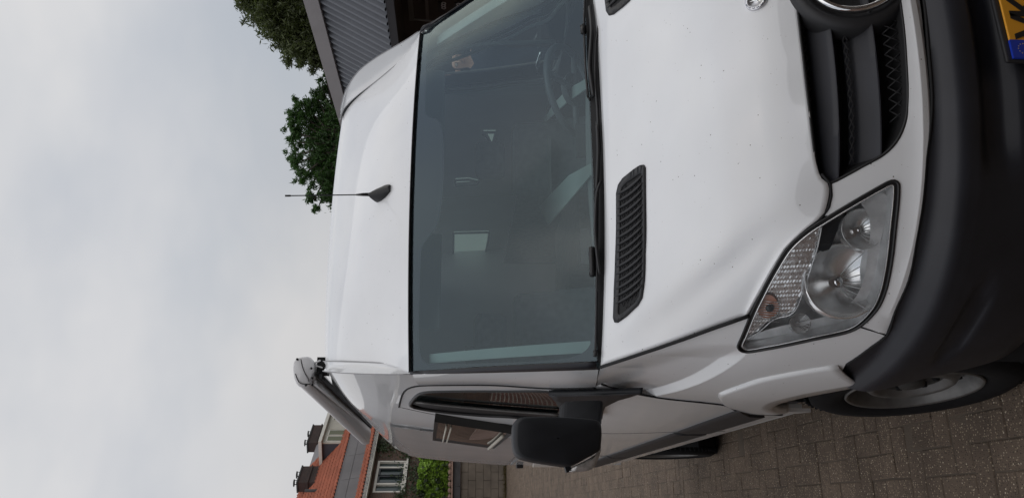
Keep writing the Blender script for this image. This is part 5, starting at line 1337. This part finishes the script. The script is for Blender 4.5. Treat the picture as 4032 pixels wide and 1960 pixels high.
# ---- interior
bb = MB(); rows = []
for Y, z in ((.92, 1.40), (1.0, 1.412), (1.15, 1.41), (1.30, 1.385), (1.36, 1.34), (1.37, 1.1), (1.36, .8)): rows.append([(x, Y+.03*(x/.8)**2, z+.012*math.cos(x*5)) for x in np.linspace(-.84, .84, 24)])
bb.grid(rows); dsh = bb.build('dashboard', DASH, van)
for x0, x1 in ((-.42, -.24), (.05, .22)): MB().box(((x0+x1)/2, 1.33, 1.40), (.15, .015, .06)).build('air_outlet', DARK, dsh, False)
sw = np.array([.42, 1.42, 1.43]); sn = np.array([0, -.62, -.78])*-1; bb = MB()
e1 = np.array([1., 0, 0]); e2 = np.cross(sn, e1); e2 /= np.linalg.norm(e2)
bb.tube([sw+.20*(math.cos(a)*e1+math.sin(a)*e2) for a in np.linspace(0, 2*math.pi, 40)[:-1]], .015, 8, closed=True)
for a in (.2, math.pi-.2, -math.pi/2): bb.tube([sw-.02*sn, sw+.2*(math.cos(a)*e1+math.sin(a)*e2)], .014, 6)
bb.lathe([(0, .02), (.06, .015), (.08, -.02)], sw-sn*.0, sn, 20); bb.build('steering_wheel', mat('wheel_leather', (.10, .11, .12), .5), van)
for sx in (-.45, .54):
    bb = MB(); bb.box((sx, 1.98, .92), (.50, .50, .16)); st_ = bb.build('seat', SEAT, van, False); bevel(st_, .05, 3)
    bb = MB(); bb.hexa([(sx-.24, 2.20, .95), (sx+.24, 2.20, .95), (sx+.24, 2.34, .95), (sx-.24, 2.34, .95)], [(sx-.21, 2.36, 1.62), (sx+.21, 2.36, 1.62), (sx+.21, 2.46, 1.62), (sx-.21, 2.46, 1.62)]); bevel(bb.build('backrest', SEAT, st_, False), .04, 3)
    bb = MB(); bb.box((sx, 2.42, 1.74), (.22, .10, .17)); bevel(bb.build('headrest', SEAT, st_, False), .04, 3)
bb = MB(); bb.grid([[(x*.92, y, min(2.38, 2.10+(y-1.62)*.34)-.05*(abs(x)/.75)**4) for x in np.linspace(-.74, .74, 14)] for y in np.linspace(1.66, 5.15, 24)]); bb.build('headliner', LINER, van)
for k, sx in enumerate((-.40, .40)): bb = MB(); bb.box((sx, 1.60, 2.05), (.42, .02, .13)); bevel(bb.build('sun_visor', LINER, van, False), .008)
# interior side trims and furniture behind the seats
for c_, d_ in (((-.80, 3.9, 1.35), (.05, 2.4, 1.7)), ((.80, 3.9, 1.0), (.05, 2.4, 1.0)), ((.45, 3.6, .85), (.6, 1.2, .6)), ((-.45, 4.4, 1.2), (.5, .8, 1.3))): MB().box(c_, d_).build('cupboard', SEAT, van, False)
# driver door inside: panel, handle, grab bar
bb = MB(); bb.box((.86, 1.85, 1.05), (.06, 1.2, .72)); dp = bb.build('door_panel', DARK, van, False)
bb = MB(); bb.tube([(.82, 1.75, 1.52), (.81, 1.85, 1.525), (.82, 1.93, 1.52)], [.006, .012, .006], 8); bb.build('door_handle', CHROME, dp)
bb = MB(); bb.tube([(.80, 1.62, 1.46), (.79, 1.64, 1.8), (.77, 1.70, 2.02)], .010, 8); bb.build('grab_bar', LINER, van)
# pale strips set level with the dashboard top, papers, windows of the living space behind
PALE = mat('pale_plastic', (.36, .43, .41), .6, var=.05)
def flat(px, Z, nm, m, th=.006, par=None):
    P = [at(x, y, Z=Z) for x, y in px]; b_ = MB(); n = len(P); b_.add(P+[p-np.array([0, 0, th]) for p in P], [tuple(range(n)), tuple(reversed(range(n, 2*n)))]+[(i, (i+1) % n, n+(i+1) % n, n+i) for i in range(n)]); return b_.build(nm, m, par or van, False)
flat([(2325, 644), (2240, 690), (2161, 771), (2121, 816), (2140, 850), (2157, 885), (2229, 803), (2325, 691)], 1.432, 'dash_strip', PALE)
flat([(2313, 307), (2230, 355), (2175, 414), (2137, 480), (2119, 520), (2160, 468), (2230, 405), (2313, 347)], 1.432, 'dash_strip', PALE)
flat([(2119, 520), (2115, 620), (2116, 720), (2121, 816), (2170, 770), (2165, 660), (2166, 540)], 1.428, 'dash_top', DASH)
FROST = bpy.data.materials.new('frosted_window'); FROST.use_nodes = True; t_ = FROST.node_tree; t_.nodes.clear(); o_n = t_.nodes.new('ShaderNodeOutputMaterial'); tl = t_.nodes.new('ShaderNodeBsdfTranslucent'); tl.inputs[0].default_value = (.22, .27, .24, 1); t_.links.new(tl.outputs[0], o_n.inputs[0])
def upright(px, Y, nm, m, th=.01):
    P = [at(x, y, Y=Y) for x, y in px]; b_ = MB(); b_.add(P, [tuple(range(len(P)))]); return b_.build(nm, m, van, False)
for w_ in wall_holes:
    mk('living_window', [surf(u, z, .004)*np.array([-1, 1, 1]) for u, z in w_], [tuple(range(len(w_)))], FROST, van, False)
    MB().tube([surf(u, z, -.012)*np.array([-1, 1, 1]) for u, z in w_], .010, 5, closed=True).build('window_surround', SEAT, van)
# inner pillar trims
for sg in (1, -1): MB().grid([[WS(-sg*(.955-.05*k), v)+np.array([0, .03+.02*k, -.03]) for v in np.linspace(.06, .93, 12)] for k in (0, 1)]).build('pillar_trim', PALE, van)
MB().tube([at(1938, 578, X=.86), at(1938, 690, X=.86)], .008, 6).build('curtain_rod', STEEL, van)
# pale trims of the driver's window opening
bb = MB(); wl = [surf(u, z, -.03) for u, z in win]; bb.tube([(-p[0], p[1], p[2]) for p in wl], .009, 6, closed=True); bb.build('window_trim', LINER, van)
# ================================================================== the man standing by the shed, seen through the cab
SKIN = mat('skin', (.50, .27, .19), .55, var=.08, vscale=20); NAVY = mat('navy_shirt', (.012, .018, .035), .85, var=.1, vscale=30); JEANS = mat('dark_trousers', (.02, .025, .04), .9, var=.1); HAIR = mat('grey_hair', (.10, .09, .08), .8, var=.2, vscale=60)
fc = at(1803, 243, Y=7.0)
man = empty('person', (fc[0], 7.0, .14), 'man in glasses and dark navy shirt lifting one arm, seen through the windscreen', 'person')
look = (CAM-fc); look[2] = 0; look /= np.linalg.norm(look); rgt = np.cross([0, 0, 1.], look)*-1     # his own right is on our left
H0 = fc[2]-.14; k_ = H0/1.66
def mp_(f, r, z): return fc*np.array([1, 1, 0])+look*f*k_-np.cross([0, 0, 1.], look)*(-r)*k_+np.array([0, 0, .14+z*k_])
# skeleton: (forward, to our right, height), radius
sk = {'pelvis': (0, 0, .98, .15), 'waist': (0, 0, 1.12, .14), 'chest': (.0, 0, 1.32, .17), 'neck': (0, 0, 1.50, .062), 'jaw': (.015, 0, 1.58, .072), 'skull': (0, 0, 1.68, .098), 'crown': (-.005, 0, 1.735, .080),
      'shL': (0, .19, 1.42, .065), 'elL': (.06, .30, 1.20, .047), 'wrL': (.22, .20, 1.36, .030), 'hdL': (.25, .17, 1.43, .034),
      'shR': (0, -.19, 1.42, .065), 'elR': (.06, -.40, 1.56, .046), 'wrR': (.14, -.30, 1.69, .032), 'hdR': (.14, -.23, 1.74, .036),
      'hipL': (0, .10, .92, .10), 'knL': (.02, .12, .50, .062), 'anL': (-.02, .13, .09, .042), 'ftL': (.14, .14, .05, .04),
      'hipR': (0, -.10, .92, .10), 'knR': (.02, -.12, .50, .062), 'anR': (-.02, -.13, .09, .042), 'ftR': (.14, -.14, .05, .04)}
ed = [('pelvis', 'waist'), ('waist', 'chest'), ('chest', 'neck'), ('neck', 'jaw'), ('jaw', 'skull'), ('skull', 'crown'), ('chest', 'shL'), ('shL', 'elL'), ('elL', 'wrL'), ('wrL', 'hdL'), ('chest', 'shR'), ('shR', 'elR'), ('elR', 'wrR'), ('wrR', 'hdR'),
      ('pelvis', 'hipL'), ('hipL', 'knL'), ('knL', 'anL'), ('anL', 'ftL'), ('pelvis', 'hipR'), ('hipR', 'knR'), ('knR', 'anR'), ('anR', 'ftR')]
for sd_, hd, dr_ in (('L', (.25, .17, 1.43), (.1, -.4, 1)), ('R', (.14, -.23, 1.74), (.05, .9, .5))):
    d_ = np.array(dr_); d_ /= np.linalg.norm(d_); sp_ = np.cross(d_, [1, 0, 0]); sp_ /= np.linalg.norm(sp_)
    for i, (o_, l_) in enumerate(((-.030, .060), (-.011, .075), (.010, .078), (.030, .066))):
        a = np.array(hd)+d_*.03+sp_*o_; b_ = a+d_*l_*.6+np.array([.008, 0, 0]); c_ = a+d_*l_+np.array([.028, 0, 0])*1.0
        for nm_, p_, r_ in ((f'f{sd_}{i}a', a, .011), (f'f{sd_}{i}b', b_, .0095), (f'f{sd_}{i}c', c_, .008)): sk[nm_] = (*p_, r_)
        ed += [('hd'+sd_, f'f{sd_}{i}a'), (f'f{sd_}{i}a', f'f{sd_}{i}b'), (f'f{sd_}{i}b', f'f{sd_}{i}c')]
    t1 = np.array(hd)+sp_*-.04+d_*.01; t2 = t1+sp_*-.02+d_*.035; sk[f't{sd_}a'] = (*t1, .012); sk[f't{sd_}b'] = (*t2, .010); ed += [('hd'+sd_, f't{sd_}a'), (f't{sd_}a', f't{sd_}b')]
names = list(sk); me = bpy.data.meshes.new('body'); me.from_pydata([tuple(mp_(*sk[n][:3])) for n in names], [(names.index(a), names.index(b_)) for a, b_ in ed], [])
body = link('body', me, man); me.materials.append(SKIN)
sm_ = body.modifiers.new('skin', 'SKIN'); me_s = me.skin_vertices[0].data if me.skin_vertices else None
if me_s is None:
    bm = bmesh.new(); bm.from_mesh(me); lay = bm.verts.layers.skin.verify(); bm.to_mesh(me); bm.free(); me_s = me.skin_vertices[0].data
for i, n in enumerate(names): r_ = sk[n][3]*k_; me_s[i].radius = (r_*(1.25 if n in ('chest', 'waist', 'pelvis') else 1), r_*(.85 if n in ('chest', 'waist', 'pelvis') else 1)); me_s[i].use_root = (n == 'pelvis')
ss = body.modifiers.new('subsurf', 'SUBSURF'); ss.levels = 1; ss.render_levels = 1
dgr = bpy.context.evaluated_depsgraph_get(); bpy.context.view_layer.update()
bme = bpy.data.meshes.new_from_object(body.evaluated_get(dgr)); body.modifiers.clear(); body.data = bme
bme.materials.clear(); bme.materials.append(SKIN)
bme.polygons.foreach_set('use_smooth', [True]*len(bme.polygons))
base_xy = fc*np.array([1, 1, 0])
def cloth(nm, test, m, th):
    bm = bmesh.new(); bm.from_mesh(bme); bm.normal_update(); rm = []
    for f in bm.faces:
        c = np.array(f.calc_center_median()); q = c-base_xy; h = (c[2]-.14)/k_; side_ = float(q@np.cross([0, 0, 1.], look))/k_
        if not test(h, side_): rm.append(f)
    bmesh.ops.delete(bm, geom=rm, context='FACES')
    for v in bm.verts: v.co += v.normal*th
    me2 = bpy.data.meshes.new(nm); bm.to_mesh(me2); bm.free(); me2.materials.clear(); me2.materials.append(m); return link(nm, me2, man)
cloth('shirt', lambda h, s: .98 < h < 1.51 and abs(s) < .31, NAVY, .012)
cloth('trousers', lambda h, s: .10 < h < 1.02 and abs(s) < .26, JEANS, .010)
cloth('shoes', lambda h, s: h <= .11, HAIR, .012)
cloth('hair', lambda h, s: h > 1.735 and abs(s) < .12, HAIR, .008)
e_r = np.cross([0, 0, 1.], look)
b = MB()
for s_ in (-1, 1):
    c = mp_(.098, s_*.034, 1.675); b2 = MB(); b2.lathe([(0, .012), (.010, .008), (.013, 0)], c-look*.006, look, 12); b2.build('eye', mat('eye_white', (.5, .48, .45), .3) if 'eye_white' not in bpy.data.materials else bpy.data.materials['eye_white'], man)
    b.tube([c+look*.012+(.026*math.cos(a))*e_r+np.array([0, 0, .018*math.sin(a)]) for a in np.linspace(0, 2*math.pi, 20)[:-1]], .0028, 5, closed=True)
    b.tube([c+look*.012+e_r*s_*.026, c-look*.10+e_r*s_*.045], .0025, 5)
    MB().tube([mp_(.0, s_*.098, 1.63), mp_(-.01, s_*.108, 1.66), mp_(-.01, s_*.104, 1.69)], [.010, .014, .009], 6).build('ear', SKIN, man)
gg = b.build('glasses', IRON, man)
MB().tube([mp_(.094, 0, 1.69), mp_(.115, 0, 1.65), mp_(.122, 0, 1.625), mp_(.10, 0, 1.612)], [.007, .011, .016, .008], 8).build('nose', SKIN, man)
MB().tube([mp_(.084, -.026, 1.582), mp_(.096, 0, 1.585), mp_(.084, .026, 1.582)], [.003, .006, .003], 6).build('mouth', mat('lips', (.30, .12, .10), .5), man)
